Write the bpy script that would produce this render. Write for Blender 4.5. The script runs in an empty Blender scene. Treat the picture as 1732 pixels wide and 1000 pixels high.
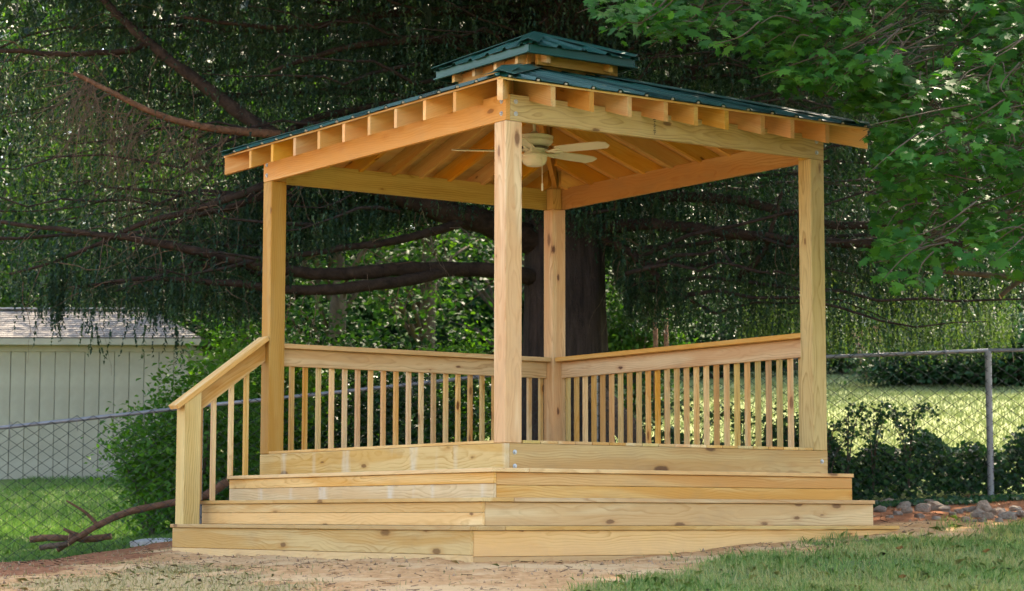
import bpy, math, random
import numpy as np
from mathutils import Matrix, Vector

# ------------------------------------------------------------------ camera, sky, sun, exposure
SC = bpy.context.scene
COL = SC.collection
F, PITCH, ROLL = 3700.06, 0.10115, 0.00144          # focal length in pixels of a 1732 px wide frame
cam_data = bpy.data.cameras.new('camera')
cam_data.sensor_width = 36.0
cam_data.lens = F / 1732 * 36.0
cam_data.clip_start = 0.1
cam_data.clip_end = 1000.0
cam_data.dof.use_dof = True
cam_data.dof.focus_distance = 15.5
cam_data.dof.aperture_fstop = 4.5
cam = bpy.data.objects.new('camera', cam_data)
COL.objects.link(cam)
cam.matrix_world = Matrix.Rotation(math.pi / 2 + PITCH, 4, 'X') @ Matrix.Rotation(ROLL, 4, 'Z')
SC.camera = cam

SUN_AZ, SUN_EL = math.radians(20), math.radians(50)   # azimuth from +Y (away from the camera) towards +X
world = bpy.data.worlds.new('World')
SC.world = world
world.use_nodes = True
wn = world.node_tree
bg = wn.nodes['Background']
sky = wn.nodes.new('ShaderNodeTexSky')
sky.sky_type = 'NISHITA'
sky.sun_disc = False
sky.sun_elevation = SUN_EL
sky.sun_rotation = SUN_AZ
sky.air_density = 1.0
sky.dust_density = 2.0
sky.ozone_density = 1.0
wn.links.new(sky.outputs[0], bg.inputs[0])
bg.inputs[1].default_value = 0.15

sun_data = bpy.data.lights.new('sun', 'SUN')
sun_data.energy = 3.6
sun_data.angle = math.radians(0.5)
sun_data.color = (1.0, 0.93, 0.8)
sun = bpy.data.objects.new('sun', sun_data)
COL.objects.link(sun)
sd = Vector((math.sin(SUN_AZ) * math.cos(SUN_EL), math.cos(SUN_AZ) * math.cos(SUN_EL), math.sin(SUN_EL)))
sun.rotation_euler = sd.to_track_quat('Z', 'Y').to_euler()
sun.location = sd * 60

vs = SC.view_settings
vs.view_transform = 'Standard'
vs.look = 'None'
vs.gamma = 1.0
vs.exposure = 2.42
vs.use_white_balance = True          # camera balanced for open shade
vs.white_balance_temperature = 7600
vs.white_balance_tint = 10
vs.use_curve_mapping = False
SC.render.engine = 'CYCLES'
SC.cycles.use_denoising = True
SC.cycles.max_bounces = 4
SC.cycles.diffuse_bounces = 2
SC.cycles.transmission_bounces = 2
SC.cycles.sample_clamp_indirect = 4.0
SC.cycles.transparent_max_bounces = 2
SC.cycles.adaptive_threshold = 0.02
SC.cycles.caustics_reflective = False
SC.cycles.caustics_refractive = False

rng = np.random.default_rng(7)
random.seed(7)

# ------------------------------------------------------------------ pixel <-> place helpers (survey of the photograph)
def proj(x, y, z):
    cp, sp = math.cos(PITCH), math.sin(PITCH)
    yc = y * cp + z * sp
    zc = -y * sp + z * cp
    return 866 + F * x / yc, 500 - F * zc / yc
def at(px, py, Y):
    a, b = (px - 866) / F, -(py - 500) / F
    cp, sp = math.cos(PITCH), math.sin(PITCH)
    d = Vector((a, cp - b * sp, sp + b * cp))
    return d * (Y / d.y)

# ------------------------------------------------------------------ materials
def new_mat(name):
    m = bpy.data.materials.new(name)
    m.use_nodes = True
    nt = m.node_tree
    for n in list(nt.nodes):
        nt.nodes.remove(n)
    out = nt.nodes.new('ShaderNodeOutputMaterial')
    return m, nt, out
class G:
    """tiny node-graph helper"""
    def __init__(self, nt): self.nt = nt
    def n(self, typ, **kw):
        nd = self.nt.nodes.new(typ)
        for k, v in kw.items():
            if k.startswith('i_'):
                key = k[2:]
                nd.inputs[int(key) if key.isdigit() else key].default_value = v
            else: setattr(nd, k, v)
        return nd
    def l(self, a, b): self.nt.links.new(a, b)
    def math(self, op, a, b=None, clamp=False):
        nd = self.n('ShaderNodeMath', operation=op, use_clamp=clamp)
        for i, v in enumerate((a, b)):
            if v is None: continue
            if hasattr(v, 'is_output'): self.l(v, nd.inputs[i])
            else: nd.inputs[i].default_value = v
        return nd.outputs[0]
    def ramp(self, fac, stops, interp='LINEAR'):
        nd = self.n('ShaderNodeValToRGB')
        nd.color_ramp.interpolation = interp
        el = nd.color_ramp.elements
        while len(el) < len(stops): el.new(0.5)
        for e, (p, c) in zip(el, stops):
            e.position = p
            e.color = (c[0], c[1], c[2], 1) if hasattr(c, '__len__') else (c, c, c, 1)
        self.l(fac, nd.inputs[0])
        return nd.outputs[0]
    def mix(self, fac, a, b, mode='MIX'):
        nd = self.n('ShaderNodeMix', data_type='RGBA', blend_type=mode)
        for s, v in ((nd.inputs[0], fac), (nd.inputs[6], a), (nd.inputs[7], b)):
            if hasattr(v, 'is_output'): self.l(v, s)
            elif hasattr(v, '__len__'): s.default_value = (v[0], v[1], v[2], 1)
            else: s.default_value = v
        return nd.outputs[2]
    def noise(self, vec, scale, detail=3, rough=0.55, dist=0.0):
        nd = self.n('ShaderNodeTexNoise')
        nd.inputs['Scale'].default_value = scale
        nd.inputs['Detail'].default_value = detail
        nd.inputs['Roughness'].default_value = rough
        nd.inputs['Distortion'].default_value = dist
        if vec is not None: self.l(vec, nd.inputs['Vector'])
        return nd.outputs[0]
    def mapping(self, vec, scale=(1, 1, 1), loc=(0, 0, 0)):
        nd = self.n('ShaderNodeMapping')
        nd.inputs['Scale'].default_value = scale
        nd.inputs['Location'].default_value = loc
        self.l(vec, nd.inputs[0])
        return nd.outputs[0]
    def bsdf(self, out, col, rough=0.6, spec=0.3, metal=0.0, bump=None, bstr=0.3, bdist=0.005):
        p = self.n('ShaderNodeBsdfPrincipled')
        for s, v in ((p.inputs['Base Color'], col), (p.inputs['Roughness'], rough)):
            if hasattr(v, 'is_output'): self.l(v, s)
            elif hasattr(v, '__len__'): s.default_value = (v[0], v[1], v[2], 1)
            else: s.default_value = v
        p.inputs['Specular IOR Level'].default_value = spec
        p.inputs['Metallic'].default_value = metal
        if bump is not None:
            bn = self.n('ShaderNodeBump')
            bn.inputs['Strength'].default_value = bstr
            bn.inputs['Distance'].default_value = bdist
            self.l(bump, bn.inputs['Height'])
            self.l(bn.outputs[0], p.inputs['Normal'])
        self.l(p.outputs[0], out.inputs[0])
        return p

def wood_mat(name, pale, dark, orange, orange_amt=0.5, smear=False, dust=0.0, ring=0.8, knots=0.75):
    m, nt, out = new_mat(name)
    g = G(nt)
    tc = g.n('ShaderNodeTexCoord').outputs['Object']
    oi = g.n('ShaderNodeObjectInfo')
    rnd = oi.outputs['Random']
    off = g.n('ShaderNodeCombineXYZ')
    g.l(g.math('MULTIPLY', rnd, 37.0), off.inputs[0])
    g.l(g.math('MULTIPLY', g.math('SINE', g.math('MULTIPLY', rnd, 91.0)), 0.09), off.inputs[1])
    g.l(g.math('MULTIPLY', g.math('SINE', g.math('MULTIPLY', rnd, 57.0)), 0.07), off.inputs[2])
    add = g.n('ShaderNodeVectorMath', operation='ADD')
    g.l(tc, add.inputs[0]); g.l(off.outputs[0], add.inputs[1])
    v = add.outputs[0]
    sxyz = g.n('ShaderNodeSeparateXYZ'); g.l(v, sxyz.inputs[0])
    sx0 = g.n('ShaderNodeSeparateXYZ'); g.l(tc, sx0.inputs[0])
    lowx = g.n('ShaderNodeCombineXYZ'); g.l(sxyz.outputs[0], lowx.inputs[0])
    nlow1 = g.math('SUBTRACT', g.noise(g.mapping(lowx.outputs[0], (0.9, 1, 1)), 1.0, 2, 0.5), 0.5)
    nlow2 = g.math('SUBTRACT', g.noise(g.mapping(lowx.outputs[0], (1.4, 1, 1), (5, 3, 1)), 1.0, 2, 0.5), 0.5)
    k1 = g.math('MULTIPLY', g.math('SUBTRACT', g.math('FRACT', g.math('MULTIPLY', rnd, 17.3)), 0.5), 0.07)
    k2 = g.math('MULTIPLY', g.math('SUBTRACT', g.math('FRACT', g.math('MULTIPLY', rnd, 43.9)), 0.5), 0.07)
    yy = g.math('ADD', g.math('ADD', sxyz.outputs[1], g.math('MULTIPLY', sx0.outputs[0], k1)), g.math('MULTIPLY', nlow1, 0.16))
    zz = g.math('ADD', g.math('ADD', sxyz.outputs[2], g.math('MULTIPLY', sx0.outputs[0], k2)), g.math('MULTIPLY', nlow2, 0.16))
    dd = g.math('SQRT', g.math('ADD', g.math('MULTIPLY', yy, yy), g.math('MULTIPLY', zz, zz)))
    wv = g.math('MULTIPLY', g.noise(g.mapping(v, (1.8, 9, 9)), 1.0, 3, 0.55), 0.055)
    ph = g.math('MULTIPLY', g.math('ADD', dd, wv), 2 * math.pi / 0.017)
    saw = g.math('FRACT', g.math('DIVIDE', ph, 2 * math.pi))
    rings = g.math('MULTIPLY', g.ramp(saw, [(0.0, 0.0), (0.55, 0.25), (0.86, 1.0), (1.0, 0.0)]), g.ramp(g.noise(g.mapping(v, (1.2, 12, 12)), 1.0, 2), [(0.35, 0.15), (0.65, 1.0)]))
    fib = g.noise(g.mapping(v, (5, 170, 170)), 1.0, 3, 0.6)
    strk = g.noise(g.mapping(v, (0.55, 7.5, 7.5)), 1.0, 3, 0.5, 0.6)
    strk_m = g.ramp(strk, [(0.42, 0), (0.54, 1)])
    c = g.mix(g.math('MULTIPLY', rings, ring), pale, dark)
    c = g.mix(g.math('MULTIPLY', strk_m, orange_amt), c, orange)
    c = g.mix(g.math('MULTIPLY', g.ramp(fib, [(0.35, 0), (0.75, 1)]), 0.25), c, dark)
    soil_n = g.ramp(g.noise(g.mapping(v, (2.2, 5, 5)), 1.0, 6, 0.7), [(0.52, 0), (0.72, 1)])
    c = g.mix(g.math('MULTIPLY', soil_n, 0.28), c, (0.36, 0.25, 0.14))
    # knots
    vo = g.n('ShaderNodeTexVoronoi', feature='F1')
    vo.inputs['Scale'].default_value = 1.0
    g.l(g.mapping(v, (2.9, 7.5, 7.5)), vo.inputs['Vector'])
    sel = g.n('ShaderNodeSeparateColor'); g.l(vo.outputs['Color'], sel.inputs[0])
    pick = g.math('GREATER_THAN', sel.outputs[0], 1.0 - knots)
    wob = g.math('MULTIPLY', g.math('SUBTRACT', g.noise(g.mapping(v, (30, 60, 60)), 1.0, 2), 0.5), 0.09)
    d = g.math('MULTIPLY', g.math('ADD', vo.outputs['Distance'], wob), g.math('ADD', 0.5, g.math('MULTIPLY', sel.outputs[1], 1.1)))
    halo = g.math('MULTIPLY', g.ramp(d, [(0.08, 1), (0.26, 0)]), pick)
    core = g.math('MULTIPLY', g.ramp(d, [(0.08, 1), (0.125, 0)]), pick)
    c = g.mix(g.math('MULTIPLY', halo, 0.45), c, (orange[0] * .8, orange[1] * .7, orange[2] * .7))
    c = g.mix(g.math('MULTIPLY', core, g.math('ADD', 0.55, g.math('MULTIPLY', sel.outputs[2], 0.4))), c, (0.12, 0.045, 0.018))
    if smear:
        sx = g.n('ShaderNodeSeparateXYZ'); g.l(tc, sx.inputs[0])
        sm = g.noise(g.mapping(tc, (4.2, 0.7, 0.7)), 1.0, 1, 0.4)
        sm = g.math('MULTIPLY', g.ramp(sm, [(0.56, 0), (0.66, 1)]), g.ramp(g.noise(g.mapping(tc, (20, 6, 6)), 1.0, 3), [(0.35, 0.3), (0.65, 1)]))
        c = g.mix(g.math('MULTIPLY', sm, 0.6), c, (0.78, 0.70, 0.58))
    if dust > 0:
        geo = g.n('ShaderNodeNewGeometry')
        sp = g.n('ShaderNodeSeparateXYZ'); g.l(geo.outputs['Position'], sp.inputs[0])
        hgt = g.n('ShaderNodeMapRange'); g.l(sp.outputs[2], hgt.inputs[0])
        hgt.inputs[1].default_value = -0.32; hgt.inputs[2].default_value = -0.08
        hgt.inputs[3].default_value = 1.0; hgt.inputs[4].default_value = 0.1
        dn = g.ramp(g.noise(geo.outputs['Position'], 9.0, 6, 0.7), [(0.3, 0.25), (0.62, 1)])
        c = g.mix(g.math('MULTIPLY', g.math('MULTIPLY', dn, hgt.outputs[0]), dust), c, (0.50, 0.32, 0.18))
    # board-to-board variation
    hs = g.n('ShaderNodeHueSaturation')
    g.l(c, hs.inputs['Color'])
    g.l(g.math('ADD', 0.76, g.math('MULTIPLY', g.math('FRACT', g.math('MULTIPLY', rnd, 13.7)), 0.42)), hs.inputs['Value'])
    g.l(g.math('ADD', 0.92, g.math('MULTIPLY', g.math('FRACT', g.math('MULTIPLY', rnd, 29.3)), 0.24)), hs.inputs['Saturation'])
    g.l(g.math('ADD', 0.489, g.math('MULTIPLY', g.math('FRACT', g.math('MULTIPLY', rnd, 51.1)), 0.015)), hs.inputs['Hue'])
    g.bsdf(out, hs.outputs[0], 0.62, 0.25, 0, g.math('ADD', fib, g.math('MULTIPLY', rings, 0.3)), 0.25, 0.002)
    return m

M = {}
M['pine'] = wood_mat('pale_treated_pine', (0.80, 0.565, 0.295), (0.43, 0.225, 0.075), (0.64, 0.33, 0.105), 0.6)
M['pine_smear'] = wood_mat('pine_with_white_smears', (0.82, 0.59, 0.32), (0.46, 0.25, 0.085), (0.66, 0.36, 0.12), 0.5, smear=True)
M['pine_dusty'] = wood_mat('dusty_pine', (0.68, 0.46, 0.225), (0.44, 0.25, 0.09), (0.58, 0.32, 0.12), 0.35, dust=0.75)
M['pine_green'] = wood_mat('greenish_treated_pine', (0.70, 0.51, 0.225), (0.33, 0.20, 0.06), (0.54, 0.32, 0.09), 0.25, ring=0.85)
M['pine_orange'] = wood_mat('orange_heart_pine', (0.74, 0.475, 0.20), (0.44, 0.21, 0.06), (0.60, 0.28, 0.07), 0.6)
M['spruce_lumber'] = wood_mat('orange_spruce_lumber', (0.76, 0.47, 0.18), (0.50, 0.24, 0.065), (0.66, 0.29, 0.07), 0.5, ring=0.5, knots=0.5)
M['post_brown'] = wood_mat('brown_stained_pine', (0.54, 0.31, 0.11), (0.36, 0.18, 0.055), (0.45, 0.21, 0.055), 0.6)
M['weathered'] = wood_mat('weathered_red_planks', (0.24, 0.12, 0.07), (0.14, 0.07, 0.04), (0.28, 0.13, 0.06), 0.4)

def simple_mat(name, col, rough=0.6, spec=0.3, metal=0.0, var=0.12, nscale=6.0, bstr=0.15, bdist=0.004):
    m, nt, out = new_mat(name)
    g = G(nt)
    tc = g.n('ShaderNodeTexCoord').outputs['Object']
    nz = g.noise(tc, nscale, 5, 0.6)
    lo = tuple(c * (1 - var * 2) for c in col); hi = tuple(min(1, c * (1 + var * 2)) for c in col)
    c = g.ramp(nz, [(0.3, lo), (0.7, hi)])
    nz2 = g.noise(tc, nscale * 9, 4, 0.6)
    g.bsdf(out, c, rough, spec, metal, nz2, bstr, bdist)
    return m
def stone_mat(name, col, *a_):
    m, nt, out = new_mat(name)
    g = G(nt)
    tc = g.n('ShaderNodeTexCoord').outputs['Object']
    rn = g.n('ShaderNodeObjectInfo').outputs['Random']
    n1 = g.noise(tc, 14, 6, 0.7); n2 = g.noise(tc, 55, 4, 0.7)
    c = g.ramp(n1, [(0.3, tuple(k * .5 for k in col)), (0.7, tuple(k * 1.2 for k in col))])
    c = g.mix(g.math('MULTIPLY', rn, 0.6), c, (0.30, 0.27, 0.25))
    c = g.mix(g.math('MULTIPLY', g.ramp(n2, [(0.5, 0), (0.65, 1)]), 0.6), c, (0.20, 0.10, 0.06))
    g.bsdf(out, c, 0.9, 0.15, 0, g.math('ADD', n1, n2), 1.0, 0.02)
    return m
M['green_metal'] = simple_mat('green_painted_metal', (0.008, 0.068, 0.050), 0.36, 0.4, 0.0, 0.10, 2.5, 0.03, 0.002)
M['galv'] = simple_mat('galvanised_steel', (0.20, 0.205, 0.22), 0.5, 0.4, 0.3, 0.08, 8)
M['wire'] = simple_mat('dark_fence_wire', (0.016, 0.024, 0.023), 0.6, 0.3, 0.0, 0.1, 8)
M['bolt'] = simple_mat('zinc_bolt_head', (0.45, 0.45, 0.47), 0.4, 0.5, 0.6, 0.05, 30)
M['closure'] = simple_mat('pale_rib_closure', (0.30, 0.27, 0.20), 0.7, 0.2, 0, 0.2, 40)
M['tarpaper'] = simple_mat('black_underlay', (0.02, 0.02, 0.02), 0.8, 0.2)
M['fan_white'] = simple_mat('cream_white_fan_paint', (0.82, 0.79, 0.70), 0.35, 0.4, 0, 0.03, 8, 0.02)
M['fan_dark'] = simple_mat('dark_fan_edge', (0.10, 0.08, 0.06), 0.5, 0.3)
M['fan_glass'] = simple_mat('frosted_bowl', (0.86, 0.82, 0.74), 0.25, 0.5, 0, 0.02, 5, 0.0)
M['siding'] = None
M['stone'] = stone_mat('field_stone', (0.37, 0.275, 0.205), 0.85, 0.2, 0, 0.25, 7, 0.6, 0.02)
M['slab'] = simple_mat('pale_flagstone', (0.48, 0.46, 0.44), 0.8, 0.2, 0, 0.15, 9, 0.5, 0.01)
M['cut_wood'] = simple_mat('cut_wood_face', (0.50, 0.30, 0.17), 0.8, 0.2, 0, 0.2, 20)
M['dead_leaf'] = simple_mat('dry_orange_leaf', (0.36, 0.17, 0.07), 0.7, 0.2, 0, 0.2, 30)

def bark_mat(name, lo, hi, sx=9, sz=1.6):
    m, nt, out = new_mat(name)
    g = G(nt)
    tc = g.n('ShaderNodeTexCoord').outputs['Object']
    n1 = g.noise(g.mapping(tc, (sx, sx, sz)), 1.0, 6, 0.65, 0.4)
    n2 = g.noise(tc, 30, 4, 0.6)
    c = g.ramp(n1, [(0.3, lo), (0.68, hi)])
    c = g.mix(g.math('MULTIPLY', n2, 0.35), c, (lo[0] * .6, lo[1] * .6, lo[2] * .6))
    g.bsdf(out, c, 0.9, 0.15, 0, g.math('ADD', n1, g.math('MULTIPLY', n2, 0.4)), 0.9, 0.03)
    return m
M['bark'] = bark_mat('spruce_bark', (0.020, 0.015, 0.014), (0.075, 0.052, 0.044), 14, 2.2)
M['limb_bark'] = bark_mat('spruce_limb_bark', (0.018, 0.012, 0.010), (0.065, 0.042, 0.031), 9, 9)
M['dead_bark'] = bark_mat('dead_twig_bark', (0.09, 0.058, 0.042), (0.22, 0.15, 0.105), 20, 20)
M['maple_bark'] = bark_mat('maple_bark', (0.06, 0.045, 0.035), (0.17, 0.13, 0.10), 10, 4)
M['log_bark'] = bark_mat('fallen_log_bark', (0.10, 0.05, 0.03), (0.26, 0.13, 0.08), 14, 14)

def leaf_mat(name, cols, trans=0.4, tcol=None, rough=0.5, spec=0.3):
    m, nt, out = new_mat(name)
    g = G(nt)
    at_ = g.n('ShaderNodeAttribute', attribute_name='rnd')
    c = g.ramp(at_.outputs['Fac'], [(i / (len(cols) - 1), c) for i, c in enumerate(cols)])
    p = g.n('ShaderNodeBsdfPrincipled')
    g.l(c, p.inputs['Base Color'])
    p.inputs['Roughness'].default_value = rough
    p.inputs['Specular IOR Level'].default_value = spec
    t = g.n('ShaderNodeBsdfTranslucent')
    tc = g.mix(1.0, c, tcol or (1.5, 1.6, 0.6), 'MULTIPLY')
    g.l(tc, t.inputs[0])
    mx = g.n('ShaderNodeMixShader')
    mx.inputs[0].default_value = trans
    g.l(p.outputs[0], mx.inputs[1]); g.l(t.outputs[0], mx.inputs[2])
    g.l(mx.outputs[0], out.inputs[0])
    return m
M['needle'] = leaf_mat('spruce_needles', [(0.007, 0.026, 0.018), (0.018, 0.050, 0.028), (0.055, 0.098, 0.040)], 0.24, (1.5, 1.6, 0.7), 0.55)
M['needle_light'] = leaf_mat('sunlit_tint_needles', [(0.03, 0.06, 0.024), (0.055, 0.095, 0.034), (0.10, 0.14, 0.05)], 0.36, (1.5, 1.6, 0.6), 0.6, .1)  # lighter copy of the needles, backlight from the sun painted into the colour
M['maple'] = leaf_mat('maple_leaves', [(0.018, 0.078, 0.016), (0.032, 0.125, 0.021), (0.070, 0.18, 0.026)], 0.35, (1.3, 1.7, 0.4), 0.5, .2)
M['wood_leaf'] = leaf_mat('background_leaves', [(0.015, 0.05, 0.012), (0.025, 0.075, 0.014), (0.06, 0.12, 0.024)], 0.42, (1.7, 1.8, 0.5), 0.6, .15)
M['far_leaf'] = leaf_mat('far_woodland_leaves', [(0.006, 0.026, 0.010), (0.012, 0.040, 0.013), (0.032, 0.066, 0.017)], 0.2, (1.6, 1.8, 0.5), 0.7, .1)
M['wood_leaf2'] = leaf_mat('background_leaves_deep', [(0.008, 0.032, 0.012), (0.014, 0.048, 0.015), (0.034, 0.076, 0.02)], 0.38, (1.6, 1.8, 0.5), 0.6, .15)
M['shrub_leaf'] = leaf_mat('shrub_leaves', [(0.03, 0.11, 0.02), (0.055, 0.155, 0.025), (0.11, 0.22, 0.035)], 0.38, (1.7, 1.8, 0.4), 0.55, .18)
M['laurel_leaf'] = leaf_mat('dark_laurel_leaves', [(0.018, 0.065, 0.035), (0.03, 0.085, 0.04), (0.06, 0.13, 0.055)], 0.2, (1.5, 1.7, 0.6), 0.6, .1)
M['ivy_leaf'] = leaf_mat('ivy_leaves', [(0.010, 0.045, 0.02), (0.018, 0.065, 0.024), (0.055, 0.12, 0.03)], 0.3, (1.6, 1.8, 0.5), 0.4)
M['grass'] = leaf_mat('grass_blades', [(0.07, 0.16, 0.04), (0.12, 0.22, 0.055), (0.23, 0.28, 0.09), (0.40, 0.34, 0.16)], 0.3, (1.4, 1.5, 0.7), 0.6)
M['pale_grass'] = leaf_mat('sunlit_tint_grass', [(0.15, 0.20, 0.085), (0.22, 0.26, 0.12), (0.32, 0.34, 0.18)], 0.15, (1.2, 1.3, 0.8), 0.7, .1)  # paler copy of the grass, sunlight on the far lawn put into its colour
M['straw'] = leaf_mat('straw_blades', [(0.15, 0.20, 0.07), (0.38, 0.30, 0.14), (0.52, 0.40, 0.21)], 0.2, (1.2, 1.2, 0.8), 0.7)

# ------------------------------------------------------------------ object helpers
def tag(o, label=None, cat=None, group=None, kind=None):
    if label: o['label'] = label
    if cat: o['category'] = cat
    if group: o['group'] = group
    if kind: o['kind'] = kind
    return o
LOC = {}
def link(name, me, mat=None, parent=None, mtx=None):
    """mtx: matrix in the frame of the top-level thing (or of the world for a top-level object)"""
    o = bpy.data.objects.new(name, me)
    COL.objects.link(o)
    if mat is not None and me is not None and len(me.materials) == 0:
        me.materials.append(M[mat] if isinstance(mat, str) else mat)
    mtx = mtx or Matrix.Identity(4)
    if parent is not None:
        o.parent = parent
        o.matrix_basis = LOC.get(parent.name, Matrix.Identity(4)).inverted() @ mtx if parent.parent else mtx
        LOC[o.name] = mtx
    else:
        o.matrix_basis = mtx
    return o
def empty(name, loc=(0, 0, 0), rz=0.0):
    return link(name, None, None, None, Matrix.Translation(loc) @ Matrix.Rotation(rz, 4, 'Z'))
def pymesh(name, v, f, smooth=False):
    me = bpy.data.meshes.new(name)
    me.from_pydata([tuple(p) for p in v], [], f)
    if smooth: me.polygons.foreach_set('use_smooth', [True] * len(me.polygons))
    me.update()
    return me
def npmesh(name, V, starts, idx, rnd=None, smooth=False):
    me = bpy.data.meshes.new(name)
    me.vertices.add(len(V)); me.vertices.foreach_set('co', np.ascontiguousarray(V, dtype=np.float32).ravel())
    me.loops.add(len(idx)); me.loops.foreach_set('vertex_index', np.ascontiguousarray(idx, dtype=np.int32))
    me.polygons.add(len(starts)); me.polygons.foreach_set('loop_start', np.ascontiguousarray(starts, dtype=np.int32))
    if smooth: me.polygons.foreach_set('use_smooth', np.ones(len(starts), dtype=bool))
    if rnd is not None:
        a = me.attributes.new('rnd', 'FLOAT', 'FACE')
        a.data.foreach_set('value', np.ascontiguousarray(rnd, dtype=np.float32))
    me.update(calc_edges=True)
    me.validate()
    return me
BOXC = {}
def boxmesh(L, W, T, ch=0.003):
    key = (round(L, 4), round(W, 4), round(T, 4), ch)
    if key in BOXC: return BOXC[key].copy()
    h = (L / 2, W / 2, T / 2)
    v, idx = [], {}
    for sx in (-1, 1):
        for sy in (-1, 1):
            for sz in (-1, 1):
                for ax in range(3):
                    s = (sx, sy, sz)
                    p = [s[k] * (h[k] if k == ax else h[k] - ch) for k in range(3)]
                    idx[(sx, sy, sz, ax)] = len(v); v.append(p)
    f = []
    for ax in range(3):
        o1, o2 = (ax + 1) % 3, (ax + 2) % 3
        for s in (-1, 1):
            q = []
            for (p1, p2) in ((-1, -1), (1, -1), (1, 1), (-1, 1)):
                k = [0, 0, 0]; k[ax] = s; k[o1] = p1; k[o2] = p2
                q.append(idx[(k[0], k[1], k[2], ax)])
            f.append(q if s > 0 else q[::-1])
    for ax in range(3):       # edge chamfers, edges parallel to ax
        o1, o2 = (ax + 1) % 3, (ax + 2) % 3
        for s1 in (-1, 1):
            for s2 in (-1, 1):
                def kk(sa, face):
                    k = [0, 0, 0]; k[ax] = sa; k[o1] = s1; k[o2] = s2
                    return idx[(k[0], k[1], k[2], face)]
                q = [kk(-1, o1), kk(1, o1), kk(1, o2), kk(-1, o2)]
                f.append(q if s1 * s2 < 0 else q[::-1])
    for sx in (-1, 1):
        for sy in (-1, 1):
            for sz in (-1, 1):
                q = [idx[(sx, sy, sz, 0)], idx[(sx, sy, sz, 1)], idx[(sx, sy, sz, 2)]]
                f.append(q if sx * sy * sz > 0 else q[::-1])
    me = pymesh('board', v, f)
    BOXC[key] = me
    return me.copy()
def frame(c, xd, yd):
    x = Vector(xd).normalized(); y = Vector(yd); y = (y - x * y.dot(x)).normalized(); z = x.cross(y)
    m = Matrix((x, y, z)).transposed().to_4x4(); m.translation = Vector(c)
    return m
def board(parent, name, c, L, W, T, xd, yd, mat, ch=0.003):
    """a board centred at c: length L along xd, width W along yd, thickness T across"""
    return link(name, boxmesh(L, W, T, ch), mat, parent, frame(c, xd, yd))
def tube_arrays(pts, rad, n=8, cap=True):
    pts = [Vector(p) for p in pts]
    V, Fc = [], []
    up = None
    for i, p in enumerate(pts):
        t = (pts[min(i + 1, len(pts) - 1)] - pts[max(i - 1, 0)]).normalized()
        if up is None:
            up = Vector((0, 0, 1)) if abs(t.z) < 0.9 else Vector((1, 0, 0))
        s = t.cross(up).normalized(); up = s.cross(t).normalized()
        for k in range(n):
            a = 2 * math.pi * k / n
            V.append(p + (s * math.cos(a) + up * math.sin(a)) * rad[i])
    for i in range(len(pts) - 1):
        for k in range(n):
            a, b = i * n + k, i * n + (k + 1) % n
            Fc.append([a, b, b + n, a + n])
    if cap:
        Fc.append(list(range(n))[::-1]); Fc.append([(len(pts) - 1) * n + k for k in range(n)])
    return V, Fc
def tubes_mesh(name, lst, smooth=True):
    V, Fc = [], []
    for pts, rad, n in lst:
        v, f = tube_arrays(pts, rad, n)
        o = len(V); V += v; Fc += [[i + o for i in q] for q in f]
    return pymesh(name, V, Fc, smooth)
def spline(pts, n=6):
    """Catmull-Rom through control rows (any dimension)"""
    P = np.array(pts, float)
    P = np.vstack([2 * P[0] - P[1], P, 2 * P[-1] - P[-2]])
    out = []
    for i in range(1, len(P) - 2):
        for k in range(n):
            t = k / n
            out.append(0.5 * ((2 * P[i]) + (-P[i - 1] + P[i + 1]) * t + (2 * P[i - 1] - 5 * P[i] + 4 * P[i + 1] - P[i + 2]) * t * t + (-P[i - 1] + 3 * P[i] - 3 * P[i + 1] + P[i + 2]) * t ** 3))
    out.append(P[-2])
    return np.array(out)
def lathe(profile, n=28):
    V, Fc = [], []
    for r, z in profile:
        for k in range(n):
            a = 2 * math.pi * k / n
            V.append((r * math.cos(a), r * math.sin(a), z))
    for i in range(len(profile) - 1):
        for k in range(n):
            a, b = i * n + k, i * n + (k + 1) % n
            Fc.append([a, b, b + n, a + n])
    Fc.append(list(range(n))[::-1]); Fc.append([(len(profile) - 1) * n + k for k in range(n)])
    return V, Fc

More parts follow.
